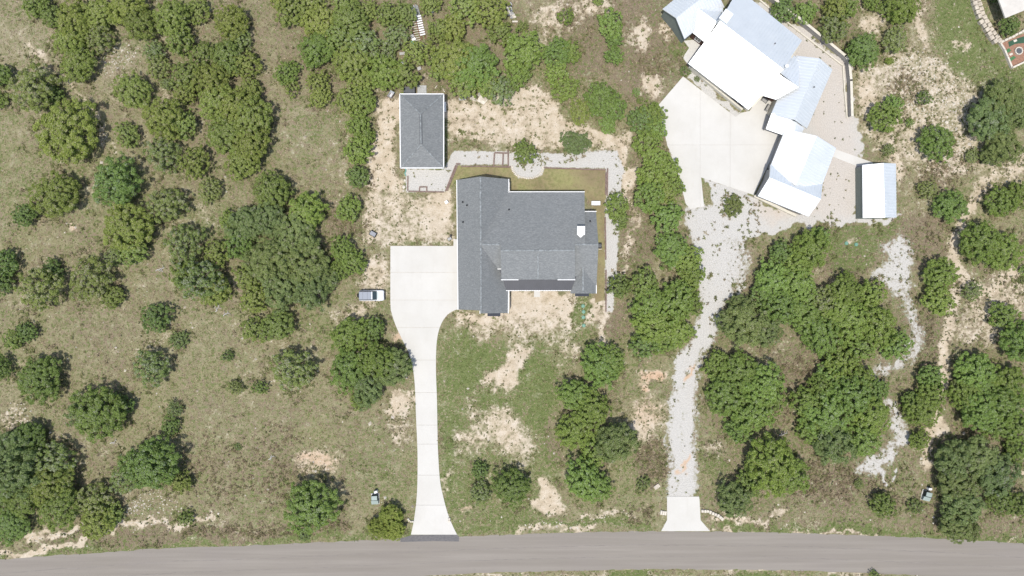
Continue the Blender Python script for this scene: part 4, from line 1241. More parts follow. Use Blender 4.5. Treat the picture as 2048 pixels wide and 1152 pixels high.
# (x, y, radius, kind) in survey pixels; j juniper, b bright juniper, d dark juniper, o oak, g greyish half-bare, s low shrub, y yellow-green broadleaf
TREES = [
 # upper left grove
 (70,8,30,'d'),(104,32,27,'j'),(150,42,40,'j'),(196,30,40,'j'),(200,78,32,'g'),(140,80,36,'j'),(158,130,39,'j'),(256,18,40,'j'),(282,48,37,'j'),
 (345,38,40,'j'),(360,82,33,'j'),(397,24,28,'j'),(464,45,38,'j'),(478,80,27,'g'),(310,102,24,'g'),(318,136,28,'g'),(410,112,33,'j'),(455,116,38,'j'),
 (492,130,32,'j'),(374,155,35,'j'),(425,160,38,'j'),(334,168,15,'g'),(371,188,25,'j'),(268,183,40,'j'),(328,236,44,'j'),(366,250,33,'j'),(254,268,29,'j'),
 (326,308,40,'g'),(389,325,35,'j'),(137,265,67,'j'),(68,176,52,'g'),(106,192,26,'d'),(0,150,27,'d'),(-2,200,20,'d'),(113,391,50,'j'),(233,366,52,'d'),
 (432,205,40,'j'),(472,216,42,'j'),(502,182,28,'j'),(455,270,45,'j'),(505,240,48,'j'),(486,325,36,'j'),(502,288,42,'j'),(420,379,27,'g'),
 # upper middle wood
 (584,22,35,'j'),(562,2,24,'j'),(622,10,30,'j'),(640,45,38,'j'),(690,8,28,'j'),(702,45,38,'j'),(636,98,36,'b'),(682,78,34,'j'),(726,86,34,'g'),
 (575,146,26,'b'),(584,178,17,'j'),(638,166,25,'j'),(640,196,22,'j'),(735,22,22,'j'),(776,30,25,'j'),(810,28,24,'j'),(790,74,28,'g'),(832,104,26,'j'),
 (768,108,26,'g'),(704,126,40,'j'),(724,160,28,'j'),(770,146,36,'b'),(808,150,31,'j'),(700,200,30,'j'),(728,206,27,'b'),(718,254,29,'b'),(732,272,22,'b'),
 (716,302,31,'b'),(715,352,26,'d'),(860,10,22,'j'),(880,58,23,'j'),(870,84,18,'j'),(906,56,28,'j'),(932,18,34,'j'),(980,24,34,'j'),(1000,66,26,'j'),
 (908,118,42,'j'),(950,132,46,'b'),(880,134,28,'j'),(932,166,32,'j'),(1000,180,30,'g'),(975,170,26,'j'),(1044,108,41,'b'),(1036,150,26,'b'),(1044,54,12,'j'),
 # between workshop and neighbour
 (1132,33,19,'b'),(1196,2,12,'b'),(1220,50,31,'b'),(1228,80,20,'b'),(1228,112,20,'b'),(1113,108,33,'b'),(1140,104,24,'b'),(1114,148,27,'b'),(1132,180,28,'b'),
 (1160,224,26,'j'),(1204,200,37,'b'),(1226,216,29,'b'),(1214,250,20,'b'),(1272,186,10,'b'),(1280,201,8,'b'),(1283,240,31,'d'),(1304,228,28,'b'),(1312,258,25,'b'),
 (1294,286,31,'b'),(1312,318,28,'b'),(1300,350,31,'b'),(1336,340,29,'b'),(1344,372,27,'b'),(1151,287,28,'o'),(1050,305,27,'d'),(1370,142,13,'s'),(1394,158,7,'s'),
 (1234,413,28,'b'),(1240,440,20,'j'),(1298,394,35,'b'),(1330,384,28,'j'),(1334,436,34,'b'),(1344,498,38,'b'),(1374,518,33,'b'),(1384,546,28,'b'),(1378,566,24,'b'),
 (1238,573,27,'d'),(1290,568,34,'d'),(1300,610,40,'b'),(1350,606,44,'b'),(1376,606,32,'b'),(1310,652,44,'b'),(1350,660,36,'b'),(1288,690,32,'d'),(1330,682,28,'b'),
 (1200,732,44,'b'),(1218,724,36,'b'),(1150,790,36,'b'),(1182,818,42,'b'),(1150,860,40,'b'),(1230,884,44,'o'),(1190,902,34,'b'),(1166,958,42,'b'),(1188,974,36,'b'),
 (1022,974,40,'d'),(960,940,20,'d'),(962,986,25,'g'),(1286,965,17,'s'),(1466,412,24,'s'),
 # wood right of the gravel drive
 (1620,500,42,'b'),(1638,474,24,'b'),(1562,504,27,'d'),(1544,560,40,'b'),(1592,570,42,'b'),(1560,612,40,'b'),(1602,622,42,'b'),(1642,604,36,'g'),(1690,582,37,'b'),(1672,622,38,'b'),(1594,532,32,'b'),(1525,590,30,'d'),
 (1740,590,32,'b'),(1700,642,44,'b'),(1752,650,44,'b'),(1642,670,44,'b'),(1790,690,34,'b'),(1722,692,35,'b'),(1680,722,35,'b'),(1658,745,30,'b'),
 (1880,550,36,'b'),(1874,600,34,'b'),(1945,582,22,'g'),(1900,411,36,'b'),(1855,380,22,'g'),(2000,404,34,'b'),(2032,390,30,'b'),(1960,486,44,'b'),(2004,502,41,'b'),
 (2006,632,32,'b'),(2042,682,44,'b'),(1948,740,42,'b'),(1960,764,42,'b'),(2012,768,44,'b'),(1860,752,29,'b'),(2048,540,12,'b'),
 (1490,648,46,'o'),(1454,640,26,'o'),(1528,662,34,'o'),(1480,612,26,'o'),(1432,730,30,'b'),(1480,744,44,'b'),(1528,768,46,'b'),(1450,790,44,'b'),(1502,826,44,'b'),
 (1538,800,34,'b'),(1476,858,30,'b'),(1540,928,56,'b'),(1574,950,44,'b'),(1504,962,34,'d'),(1467,998,37,'o'),
 (1612,802,35,'b'),(1650,830,52,'b'),(1702,792,44,'b'),(1742,832,40,'b'),(1722,880,38,'b'),(1664,888,42,'o'),(1624,862,34,'b'),(1750,782,29,'b'),(1640,770,28,'b'),(1718,758,33,'b'),
 (1840,820,38,'b'),(1860,790,33,'b'),(1822,800,22,'b'),(1838,880,23,'b'),(1960,818,44,'b'),(2000,806,44,'b'),(1990,850,32,'b'),(1930,788,38,'b'),(2032,850,34,'b'),(2032,902,29,'b'),
 (1902,920,40,'o'),(1950,912,44,'o'),(1990,950,44,'o'),(1912,962,44,'o'),(1920,1010,42,'o'),(1908,1050,34,'o'),(1940,1060,20,'o'),(2000,1000,32,'d'),(2042,1010,30,'d'),
 (1766,1010,29,'d'),(1830,1012,19,'s'),(1718,968,11,'g'),
 # upper right
 (1566,20,28,'d'),(1610,26,26,'b'),(1672,20,32,'j'),(1692,14,27,'b'),(1666,56,33,'g'),(1742,2,20,'b'),(1802,10,38,'b'),(1770,18,18,'d'),(1726,102,36,'d'),(1790,80,30,'g'),
 (1778,122,9,'y'),(1768,234,34,'b'),(1786,210,22,'b'),(1820,245,10,'b'),(1873,285,38,'b'),(2000,200,44,'o'),(1972,242,44,'o'),(2032,222,42,'o'),(2002,290,38,'o'),(1980,310,24,'o'),
 (1848,196,17,'d'),(1776,300,14,'g'),(2018,52,23,'d'),(1986,-2,9,'d'),(1945,312,16,'g'),(2042,560,9,'s'),
 # left field
 (50,430,27,'d'),(10,526,31,'d'),(4,564,27,'d'),(82,577,48,'g'),(106,540,25,'d'),(182,556,50,'g'),(226,594,27,'j'),(258,455,55,'j'),(266,502,34,'j'),(230,510,24,'g'),
 (335,410,42,'g'),(370,490,44,'g'),(436,506,31,'j'),(400,560,50,'g'),(430,578,36,'j'),(370,548,32,'b'),(313,635,34,'d'),(359,680,22,'s'),(305,734,40,'g'),(455,712,14,'d'),
 (26,680,22,'j'),(54,665,23,'d'),(80,757,49,'d'),(2,735,26,'d'),(508,658,28,'j'),(556,650,36,'j'),(470,776,17,'g'),(519,775,18,'d'),
 # big oak group
 (545,382,40,'j'),(612,424,42,'b'),(540,440,40,'o'),(592,472,48,'o'),(540,520,48,'o'),(612,530,48,'o'),(562,572,44,'o'),(622,582,40,'o'),(652,560,28,'o'),(492,450,40,'o'),
 (480,486,34,'b'),(500,556,34,'j'),(510,600,32,'j'),(462,440,24,'b'),(686,500,30,'b'),(706,524,30,'b'),(680,540,22,'b'),(698,418,29,'b'),(586,738,48,'g'),
 (702,668,40,'b'),(746,660,29,'d'),(700,740,44,'b'),(756,722,42,'b'),(790,735,38,'o'),(736,776,36,'o'),(718,802,20,'b'),
 # lower left
 (200,826,58,'d'),(164,830,34,'g'),(246,812,25,'d'),(350,818,18,'g'),(340,852,22,'d'),(475,894,9,'s'),(304,930,58,'d'),(254,952,38,'g'),(360,962,27,'j'),
 (60,878,38,'d'),(20,900,44,'o'),(42,942,52,'o'),(110,922,44,'g'),(100,970,48,'j'),(50,992,44,'j'),(120,1012,47,'j'),(190,1000,40,'g'),(196,1040,39,'j'),(228,1028,24,'j'),
 (8,990,34,'d'),(26,1050,38,'d'),(372,1038,19,'d'),(622,1012,58,'d'),(608,1070,15,'s'),(782,1030,26,'y'),(758,1054,24,'y'),(788,1060,24,'y'),(1750,1152,13,'d'),
]
TONE = {'j': ((1.32, 1.28, 1.06), 0.12), 'b': ((1.18, 1.28, 1.0), 0.13), 'd': ((1.04, 1.13, 0.98), 0.13), 'o': ((1.22, 1.24, 1.14), 0.10), 'g': ((1.24, 1.22, 1.2), 0.08),
        's': ((0.9, 0.9, 0.85), 0.1), 'y': ((1.5, 1.5, 0.9), 0.1)}
LANDMARKS = [('white SUV', 744, 591), ('grey workshop', 843, 262), ('main grey house', 1055, 490), ('angled metal-roofed house', 1500, 120), ('metal-roofed garage', 1590, 345),
             ('small metal shed', 1750, 382), ('left utility box', 752, 995), ('right utility box', 1850, 988), ('short concrete apron', 1370, 1028), ('long driveway mouth', 868, 1060),
             ('lumber rack', 836, 45), ('play patio', 2030, 105), ('green lid pair', 1703, 488), ('top left corner', 0, 0), ('bottom left corner', 0, 1152),
             ('left edge midpoint', 0, 576), ('right edge midpoint', 2048, 576), ('bottom right corner', 2048, 1152), ('gravel drive red patch', 1375, 755), ('grey garden cart', 747, 468), ('biggest upper-left juniper', 137, 265), ('top edge midpoint', 1024, 0), ('right side wall end', 1698, 235)]
ORD = ['nearest', 'second nearest', 'third nearest', 'fourth nearest', 'fifth nearest', 'sixth nearest', 'seventh nearest', 'eighth nearest', 'ninth nearest', 'tenth nearest',
       'eleventh nearest', 'twelfth nearest', 'thirteenth nearest', 'fourteenth nearest', 'fifteenth nearest', 'sixteenth nearest']
KINDWORD = {'j': 'olive green juniper', 'b': 'bright green juniper', 'd': 'dark green juniper', 'o': 'blue-green oak crown', 'g': 'greyish thin juniper', 's': 'low green shrub', 'y': 'yellow-green leafy tree'}
def sector(dx, dy):
    return ('right of', 'lower right of', 'below', 'lower left of', 'left of', 'upper left of', 'above', 'upper right of')[int(round(math.degrees(math.atan2(dy, dx)) / 45)) % 8]
def tree_labels():
    best = [None] * len(TREES)
    for nm, lx, ly in LANDMARKS:
        sec = {}
        for i, t in enumerate(TREES):
            if math.hypot(t[0] - lx, t[1] - ly) < 3: continue
            sec.setdefault(sector(t[0] - lx, t[1] - ly), []).append((math.hypot(t[0] - lx, t[1] - ly), i))
        for sname, lst in sec.items():
            for rank, (d, i) in enumerate(sorted(lst)):
                if best[i] is None or (rank, d) < best[i][:2]: best[i] = (rank, d, nm, sname)
    return best
def plant_trees():
    rr = random.Random(21)
    labs = tree_labels()
    for i, (px, py, r, kind) in enumerate(TREES):
        R = r * S
        kind0 = kind
        if kind == 'o': fam = 'o'
        elif kind == 'y': fam = 'o'
        elif kind == 'g': fam = 'g'
        elif r >= 36: fam = 'bl' if kind == 'b' else 'jl'
        elif r >= 20: fam = 'bm' if kind == 'b' else 'jm'
        else: fam = 'js'
        cm, tm = rr.choice(CROWNS[fam])
        hz = {'o': 1.15, 's': 0.6}.get(kind, 1.18) * rr.uniform(0.85, 1.12)
        z = R * hz * 0.5
        p = P(px, py, z); p.z = 0
        rank, d, nm, sname = labs[i]
        size = 'tiny' if r < 12 else 'small' if r < 22 else 'medium' if r < 38 else 'large'
        lab = f"{size} {KINDWORD[kind]}, {ORD[min(rank, 15)]} tree {sname} the {nm}"
        name = {'o': 'oak_tree', 's': 'shrub', 'y': 'leafy_tree'}.get(kind, 'juniper_tree')
        cat = 'shrub' if kind == 's' else 'tree'
        e = empty(name, p, lab, cat, {'o': 'oaks on the lot', 's': 'low shrubs', 'y': 'leafy trees'}.get(kind, 'junipers scattered over the lot'), rr.uniform(0, 6.283))
        asp = rr.uniform(0.90, 1.10)
        gr = 1.12 if (520 < px < 1060 and py < 212) else 1.04 if kind in 'bo' else 1.02
        e.scale = (R * asp * gr, R / asp * gr, R * hz)
        c = bpy.data.objects.new('crown', cm); C.objects.link(c); c.parent = e
        (tr, tg, tb), v = TONE[kind]
        f = rr.uniform(1 - v, 1 + v); w = rr.uniform(-0.07, 0.04)
        f *= 1.07
        c.color = (tr * f * (1 + w), tg * f, tb * f * (1 - w), 1)
        t = bpy.data.objects.new('trunk', tm); C.objects.link(t); t.parent = e
plant_trees()

# ------------------------------------------------------------------ vehicle
def build_suv():
    p = P(745, 591); rz = math.radians(0.6)
    e = empty('parked_car', p, 'white SUV with grey roof and rear spare wheel parked beside the concrete drive', 'car', rz=rz)
    paint = NT('white_car_paint'); paint.base((0.58, 0.59, 0.60, 1)); paint.set(0.3, spec=0.4); paint.b.inputs['Coat Weight'].default_value = 0.3
    roofm = NT('grey_car_roof'); roofm.base((0.235, 0.255, 0.285, 1)); roofm.set(0.6, metal=0.0, spec=0.3)
    glass = NT('tinted_car_glass'); glass.base((0.035, 0.05, 0.052, 1)); glass.set(0.08, spec=0.7)
    trim = plain('black_car_trim', (0.03, 0.028, 0.03), 0.55)
    lamp = plain('lamp_lens', (0.7, 0.7, 0.7), 0.15, spec=0.6, vary=0.02)
    red = plain('red_lens', (0.35, 0.02, 0.02), 0.2, vary=0.05)
    def loft(st, name, mat, parent=e, smooth=True, closed=True):
        v, f = [], []
        n = len(st[0][1])
        for x, ring in st: v += [(x, y, z) for y, z in ring]
        for i in range(len(st) - 1):
            for k in range(n if closed else n - 1):
                f.append((i * n + k, (i + 1) * n + k, (i + 1) * n + (k + 1) % n, i * n + (k + 1) % n))
        f.append(tuple(range(n))); f.append(tuple(reversed(range((len(st) - 1) * n, len(st) * n))))
        o = mesh_obj(name, v, f, mat, parent, smooth=False)
        if smooth:
            m = o.modifiers.new('bevel', 'BEVEL'); m.width = 0.05; m.segments = 2; m.limit_method = 'ANGLE'; m.angle_limit = math.radians(30)
        return o
    def ring(w, zb, zs, zt, wt): return [(-w * .93, zb), (-w, zb + .18), (-w, zs), (-wt, zt), (wt, zt), (w, zs), (w, zb + .18), (w * .93, zb)]
    loft([(-2.18, ring(.88, .48, .92, 1.02, .80)), (-2.05, ring(.93, .42, 1.0, 1.08, .84)), (-1.2, ring(.955, .36, 1.0, 1.10, .86)), (0.75, ring(.955, .36, 1.0, 1.10, .86)),
          (1.05, ring(.955, .36, .98, 1.08, .84)), (1.9, ring(.94, .38, .92, 1.0, .80)), (2.12, ring(.88, .42, .86, .93, .72)), (2.22, ring(.78, .48, .80, .85, .62))], 'body', paint.mat)
    loft([(-2.10, [(-.84, 1.06), (-.72, 1.66), (.72, 1.66), (.84, 1.06)]), (-1.95, [(-.85, 1.06), (-.72, 1.72), (.72, 1.72), (.85, 1.06)]),
          (0.30, [(-.85, 1.06), (-.71, 1.74), (.71, 1.74), (.85, 1.06)]), (1.02, [(-.82, 1.05), (-.74, 1.09), (.74, 1.09), (.82, 1.05)])], 'cabin_glass', glass.mat)
    rf = MB(); rf.box((-2.04, -.70, 1.72), (.14, .70, 1.79), bevel=.05); roof = rf.build('roof', roofm.mat, e)
    for x in (-1.35, -0.55):
        MB().box((x - .012, -.66, 1.79), (x + .012, .66, 1.80)).build('roof_seam', trim, roof)
    MB().box((.14, -.71, 1.715), (.34, .71, 1.775), bevel=.04).build('roof_header', paint.mat, e)
    for s_ in (-1, 1):
        MB().box((-2.0, s_ * .775 - .035, 1.70), (.10, s_ * .775 + .035, 1.80)).build('roof_rail', trim, e)
        MB().box((-2.06, s_ * .835 - .05, 1.32), (.22, s_ * .835 + .05, 1.64), taper=.03).build('side_window_frame', paint.mat, e)
        m = MB(); m.box((.62, s_ * 1.02 - .11, 1.05), (.80, s_ * 1.02 + .11, 1.23), bevel=.04); m.build('mirror', trim, e)
        MB().box((2.10, s_ * .62 - .15, .66), (2.245, s_ * .62 + .15, .82), bevel=.03).build('headlight', lamp, e)
        MB().box((-2.21, s_ * .78 - .07, .75), (-2.14, s_ * .78 + .07, 1.0)).build('tail_light', red, e)
        MB().tube((.35, s_ * .80, 1.12), (.98, s_ * .80, 1.08), .03, .03, 6).build('window_pillar', paint.mat, e)
        for x in (-1.38, 1.35):
            w = MB(); w.tube((x, s_ * .74, .37), (x, s_ * .98, .37), .37, .37, 20); wo_ = w.build('wheel', MAT['tyre'], e)
            MB().tube((x, s_ * .965, .37), (x, s_ * .995, .37), .22, .20, 14).build('rim', MAT['galv'], wo_)
    MB().box((2.16, -.84, .36), (2.36, .84, .60), bevel=.07).build('front_bumper', trim, e)
    MB().box((-2.30, -.84, .38), (-2.14, .84, .58), bevel=.05).build('rear_bumper', trim, e)
    MB().tube((-2.18, .05, 1.02), (-2.46, .05, 1.02), .37, .36, 20).build('spare_wheel', MAT['tyre'], e)
    MB().box((.98, -.62, 1.085), (1.30, .62, 1.10)).build('cowl_panel', plain('cowl_grey', (0.42, 0.48, 0.47), 0.4, vary=0.05), e)
build_suv()

# ------------------------------------------------------------------ yard objects
def transformer(px, py, rz, label, lab2):
    p = P(px, py)
    e = empty('electric_transformer', p, label, 'utility box', 'green pad transformers by the road', math.radians(rz))
    MB().box((-.72, -.95, 0), (.72, .95, .10)).build('concrete_pad', MAT['concrete'], e)
    MB().box((-.55, -.05, .10), (.55, .80, 1.05), bevel=.03).build('tank', MAT['util_dark'], e)
    MB().box((-.52, 0.0, 1.05), (.52, .78, 1.12), bevel=.03).build('lid', MAT['util_green'], e)
    v = [(-.62, -.85, .10), (.62, -.85, .10), (.62, -.14, .10), (-.62, -.14, .10), (-.62, -.85, .62), (.62, -.85, .62), (.62, -.14, .90), (-.62, -.14, .90)]
    mesh_obj('door_hood', v, [(3, 2, 1, 0), (4, 5, 6, 7), (0, 1, 5, 4), (1, 2, 6, 5), (2, 3, 7, 6), (3, 0, 4, 7)], MAT['util_green'], e)
    MB().box((-.58, -.14, .10), (.58, -.05, .86)).build('gap_shade', MAT['util_dark'], e)  # dark fill, paints the shade of the gap between tank and hood
    q = p + Matrix.Rotation(math.radians(rz), 3, 'Z') @ Vector((.22, 1.35, 0))
    e2 = empty('telecom_pedestal', q, lab2, 'utility box', 'white pedestals by the road', math.radians(rz + 18))
    MB().box((-.30, -.20, 0), (.30, .20, .75), bevel=.03).build('housing', MAT['white'], e2)
    MB().box((-.24, .20, .05), (.24, .34, .85), bevel=.02).build('back_box', MAT['dark_grey'], e2)
transformer(751, 997, 2, 'green utility transformer beside the yellow-green tree left of the long driveway mouth', 'white pedestal behind the utility transformer near the long driveway')
transformer(1850, 990, -14, 'green utility transformer under the oak crowns near the lower right road', 'white pedestal behind the utility transformer near the lower right oaks')

p = P(747, 468)
e = empty('garden_cart', p, 'grey flat-topped garden cart at the wood edge left of the house', 'cart', rz=math.radians(-30))
MB().box((-.62, -.42, .25), (.62, .42, .55), bevel=.03).build('tub', MAT['black'], e)
MB().box((-.52, -.36, .551), (.52, .36, .60), bevel=.03).build('cover', MAT['grey_lid'], e)
MB().tube((-.60, -.1, .45), (-.95, .25, .30), .03, .03, 6).build('handle', MAT['dark_grey'], e)
for s_ in (-1, 1):
    for x in (-.4, .4): MB().tube((x, s_ * .38, .16), (x, s_ * .50, .16), .16, .16, 12).build('wheel', MAT['tyre'], e)

p = P(1191, 407)
e = empty('garden_chest', p, 'white rectangular chest on the brown lawn right of the house', 'chest')
MB().box((-.76, -.34, 0), (.76, .34, .55), bevel=.03).build('chest_body', MAT['white'], e)
MB().box((-.80, -.37, .55), (.80, .37, .62), bevel=.04).build('lid', MAT['white'], e)
MB().tube((-.30, -.40, .42), (.30, -.40, .42), .02, .02, 6).build('handle', MAT['galv'], e)

p = P(1198.5, 492)
e = empty('air_conditioner', p, 'black condenser unit against the right wall of the main house', 'condenser')
MB().box((-.35, -.45, 0), (.35, .45, .85), bevel=.04).build('casing', MAT['black'], e)
MB().lathe((0, 0, .85), [(.30, 0), (.30, .03), (.05, .05)], 14).build('fan_grille', MAT['dark_grey'], e)
MB().box((-.45, -.62, 0), (.45, -.52, .12)).build('pad_edge', MAT['stone_pale'], e)

p = P(893.5, 405)
e = empty('white_bin', p, 'small tilted white bin on the sandy yard left of the house', 'bin', rz=math.radians(35))
MB().box((-.24, -.24, 0), (.24, .24, .5), taper=-.03).build('bin_body', MAT['white'], e)
MB().box((-.29, -.29, .5), (.29, .29, .56), bevel=.02).build('lid', MAT['white'], e)

p = P(899.5, 478)
e = empty('hose_reel', p, 'grey hose reel beside the top corner of the concrete parking pad', 'hose reel', rz=math.radians(30))
MB().box((-.35, -.25, 0), (.35, .25, .12)).build('base', MAT['galv'], e)
MB().tube((-.28, 0, .35), (.28, 0, .35), .27, .27, 14).build('hose', MAT['wood_grey'], e)
for s_ in (-1, 1): MB().tube((s_ * .29, 0, .35), (s_ * .33, 0, .35), .34, .34, 14).build('reel_flange', MAT['galv'], e)
MB().box((.30, .20, 0), (.62, .60, .55), bevel=.03).build('valve_box', MAT['black'], e)

def tank_lid(px, py, label, group):
    p = P(px, py)
    e = empty('tank_lid', p, label, 'tank lid', group)
    MB().lathe((0, 0, 0), [(.34, 0), (.34, .10), (.30, .14)], 20).build('riser', MAT['lid_green'], e)
    MB().lathe((0, 0, .14), [(.30, 0), (.28, .05), (.08, .07)], 20).build('cover', MAT['lid_green'], e)
    for k in range(6):
        a = k * math.pi / 3
        MB().bar((math.cos(a) * .08, math.sin(a) * .08, .19), (math.cos(a) * .25, math.sin(a) * .25, .185), .035, .03).build('rib', MAT['lid_green'], e)
for i, (x, y) in enumerate([(1166, 612), (1167, 623.5), (1166.5, 634.5), (1167.5, 651)]):
    tank_lid(x, y, ('first', 'second', 'third', 'last')[i] + ' green septic lid in the row below the house, counted from the wall', 'green lids in front of the house')
tank_lid(1692.5, 486.5, 'left one of the two green septic lids below the small metal shed', 'green lids below the shed')
tank_lid(1712, 489, 'right one of the two green septic lids below the small metal shed', 'green lids below the shed')

def pallet(px, py, rz, label, w=1.2, d=1.0, mat='wood_grey', z=0.0, tilt=0.0):
    p = P(px, py); p.z = z
    e = empty('pallet', p, label, 'pallet', 'pallets behind the workshop', math.radians(rz))
    e.rotation_euler.x = tilt
    for k in range(3):
        y = -d / 2 + .06 + k * (d - .12) / 2
        MB().box((-w / 2, y - .05, 0), (w / 2, y + .05, .10)).build('stringer', MAT[mat], e)
    n = 8
    for k in range(n):
        x = -w / 2 + .06 + k * (w - .12) / (n - 1)
        MB().box((x - .05, -d / 2, .10), (x + .05, d / 2, .125)).build('board', MAT[mat], e)
pallet(927, 192, 12, 'silvered slatted pallet at the edge of the wood right of the workshop', 1.4, 1.1)
pallet(925, 198, 5, 'second pallet half under the silvered slatted pallet right of the workshop', 1.3, .5)
pallet(961, 186, 78, 'narrow grey pallet leaning by the wood edge behind the house', 1.3, .7)
pallet(947, 197, -14, 'cream pallet left of the stone slab behind the workshop', 1.2, .8, 'wood_pale')
o = empty('stone_slab', P(965, 200), 'cream flat stone slab on the bare soil right of the pallets', 'stone slab', rz=math.radians(-20))
v = [(-.85, -.55, 0), (.55, -.75, 0), (.9, .3, 0), (.2, .75, 0), (-.7, .6, 0)]
mb = MB(); mb.prism(v, 0, .22); mb.build('slab_body', MAT['stone_pale'], o)
mb = MB(); mb.prism([(q[0] * .5 + .3, q[1] * .5 + .2) for q in v], .22, .34); mb.build('upper_flake', MAT['stone'], o)

# lumber rack: two rails of planks laid like a ladder
p = P(838, 55)
e = empty('lumber_rack', p, 'rack of white planks laid crosswise on reddish rails in the upper wood', 'rack', rz=math.radians(13))
for x in (-1.1, -.25, .05, .75):
    MB().box((x - .05, -2.4, 0), (x + .05, 1.9, .22)).build('rail', MAT['rust'], e)
for k in range(9):
    MB().box((-.10, -1.6 + k * .42, .22), (.85, -1.6 + k * .42 + .24, .29)).build('plank', MAT['white'], e)
for k in range(10):
    MB().box((-1.2, -2.3 + k * .42, .22), (-.22, -2.3 + k * .42 + .10, .27)).build('thin_plank', MAT['wood_pale'], e)
p = P(833, 24)
e = empty('pipe_bundle', p, 'bundle of grey pipes and boards above the rack of white planks', 'pipe bundle', rz=math.radians(13))
for k in range(6):
    MB().tube((-.6 + k * .22, -1.6 + .2 * (k % 3), .10 + .12 * (k % 2)), (-.7 + k * .22, 1.3 - .25 * (k % 2), .10 + .12 * (k % 2)), .07, .07, 8).build('pipe', MAT['galv'], e)
def crate(px, py, rz, label, mat, w, d, h, cat='box', nm='storage_box'):
    e = empty(nm, P(px, py), label, cat, rz=math.radians(rz))
    MB().box((-w / 2, -d / 2, 0), (w / 2, d / 2, h), taper=-.02).build('box_body', MAT[mat], e)
    MB().box((-w / 2 - .05, -d / 2 - .05, h), (w / 2 + .05, d / 2 + .05, h + .07), bevel=.025).build('lid', MAT[mat], e)
crate(825, 74, 35, 'grey box under the trees left of the rack of white planks', 'wood_grey', .55, .45, .4)
crate(828, 79.5, 30, 'white low box just above the teal tub in the upper wood', 'white', .6, .4, .25)
crate(827.5, 86, 8, 'teal plastic tub under the trees below the plank rack', 'teal', .75, .45, .3, 'tub', 'plastic_tub')
crate(808, 127, -5, 'white board box among the trees above the workshop', 'white', 1.1, .35, .25)
crate(805, 108, 5, 'grey board box hidden among the trees above the workshop', 'wood_grey', .9, .4, .25)
crate(839, 138, 20, 'grey box at the lower right of the wood above the workshop', 'wood_grey', .6, .5, .3)
crate(864, 22, -30, 'white sack-like box right of the pipe bundle in the upper wood', 'white', .8, .6, .3)
crate(1030, 44, 0, 'thin white board box below the rubble heap at the top', 'wood_pale', .9, .22, .2)
crate(820, 183, 0, 'dark covered trailer box against the top wall of the workshop', 'dark_grey', 1.9, 1.0, 1.0, 'box', 'trailer_box')
# rubble heap
p = P(1020, 22); e = empty('rubble_heap', p, 'heap of pale grey rubble at the top edge of the wood', 'rubble heap')
rr = random.Random(4)
for k in range(46):
    a = rr.uniform(0, 6.28); r_ = abs(rr.gauss(0, .62)); sz = rr.uniform(.16, .34)
    mb = MB(); mb.m = Matrix.Translation((math.cos(a) * r_ * .85, math.sin(a) * r_ * 1.35 - .1, max(0, .45 - r_ * .38))) @ Matrix.Rotation(rr.uniform(0, 3), 4, Vector((rr.random(), rr.random(), rr.random())).normalized())
    mb.box((-sz, -sz * .7, -sz * .5), (sz, sz * .7, sz * .5), bevel=sz * .25); mb.build('stone', MAT['wood_grey' if k % 3 else 'stone_pale'], e)
# air conditioner on the workshop's right wall
p = P(889.5, 216); e = empty('window_air_conditioner', p, 'white condenser with a black hose on the right wall of the workshop', 'condenser')
MB().box((-.25, -.85, .3), (.30, .85, .95), bevel=.04).build('casing', MAT['white'], e)
MB().box((-.22, -.8, 0), (.25, .8, .30)).build('stand', MAT['galv'], e)
prev = None
for k in range(8):
    a = -1.2 + k * .34; q = Vector((.32 + .22 * math.cos(a), .95 * math.sin(a), .5))
    if prev: MB().tube(prev, q, .04, .04, 6).build('hose', MAT['black'], e)
    prev = q
# wheelbarrow left of the workshop
p = P(783, 191); e = empty('wheelbarrow', p, 'grey wheelbarrow with red handles at the top left of the workshop', 'wheelbarrow', rz=math.radians(60))
mb = MB(); mb._add([(-.35, -.25, .35), (.35, -.25, .35), (.35, .25, .35), (-.35, .25, .35), (-.6, -.42, .7), (.65, -.42, .7), (.65, .42, .7), (-.6, .42, .7)], [(0, 1, 2, 3), (0, 1, 5, 4), (1, 2, 6, 5), (2, 3, 7, 6), (3, 0, 4, 7)]); mb.build('tray', MAT['galv'], e)
for s_ in (-1, 1): MB().tube((.6, s_ * .15, .3), (-1.1, s_ * .35, .55), .03, .03, 6).build('handle', MAT['rust'], e)
MB().tube((.72, -.05, .2), (.72, .05, .2), .2, .2, 14).build('wheel', MAT['tyre'], e)
# boards right of the workshop top
for (x0, y0, x1, y1, lab) in [(870, 177, 874, 171, 'short pale board at the upper right of the workshop'), (882, 172, 889, 184, 'long pale board lying at the top right corner of the workshop')]:
    b_ = P(x0, y0); mb = MB(b_); mb.bar(P(x0, y0), P(x1, y1), .16, .06); o = mb.build('lumber_board', MAT['wood_pale']); o.location = b_; tag(o, lab, 'board')
# teal hose on the ground under the workshop eave
b_ = P(811, 345); mb = MB(b_); prev = None
for k in range(9):
    q = P(811 + 1.2 * math.sin(k * .9), 338 + k * 1.7); q.z = .05
    if prev: mb.tube(prev, q, .07, .07, 6)
    prev = q
o = mb.build('coiled_hose', MAT['teal']); o.location = b_; tag(o, 'teal hose lying on the grass at the lower left of the workshop', 'hose')
# rectangular stone block near the short apron
o = empty('stone_block', P(1313, 972), 'brown-faced cream stone block left of the gravel drive near the short apron', 'stone block', rz=math.radians(35))
MB().box((-.55, -.3, 0), (.55, .3, .35), bevel=.04).build('block_body', MAT['stone'], o)
MB().box((-.5, -.36, .0), (.5, -.30, .30)).build('front_face', MAT['stone_pale'], o)
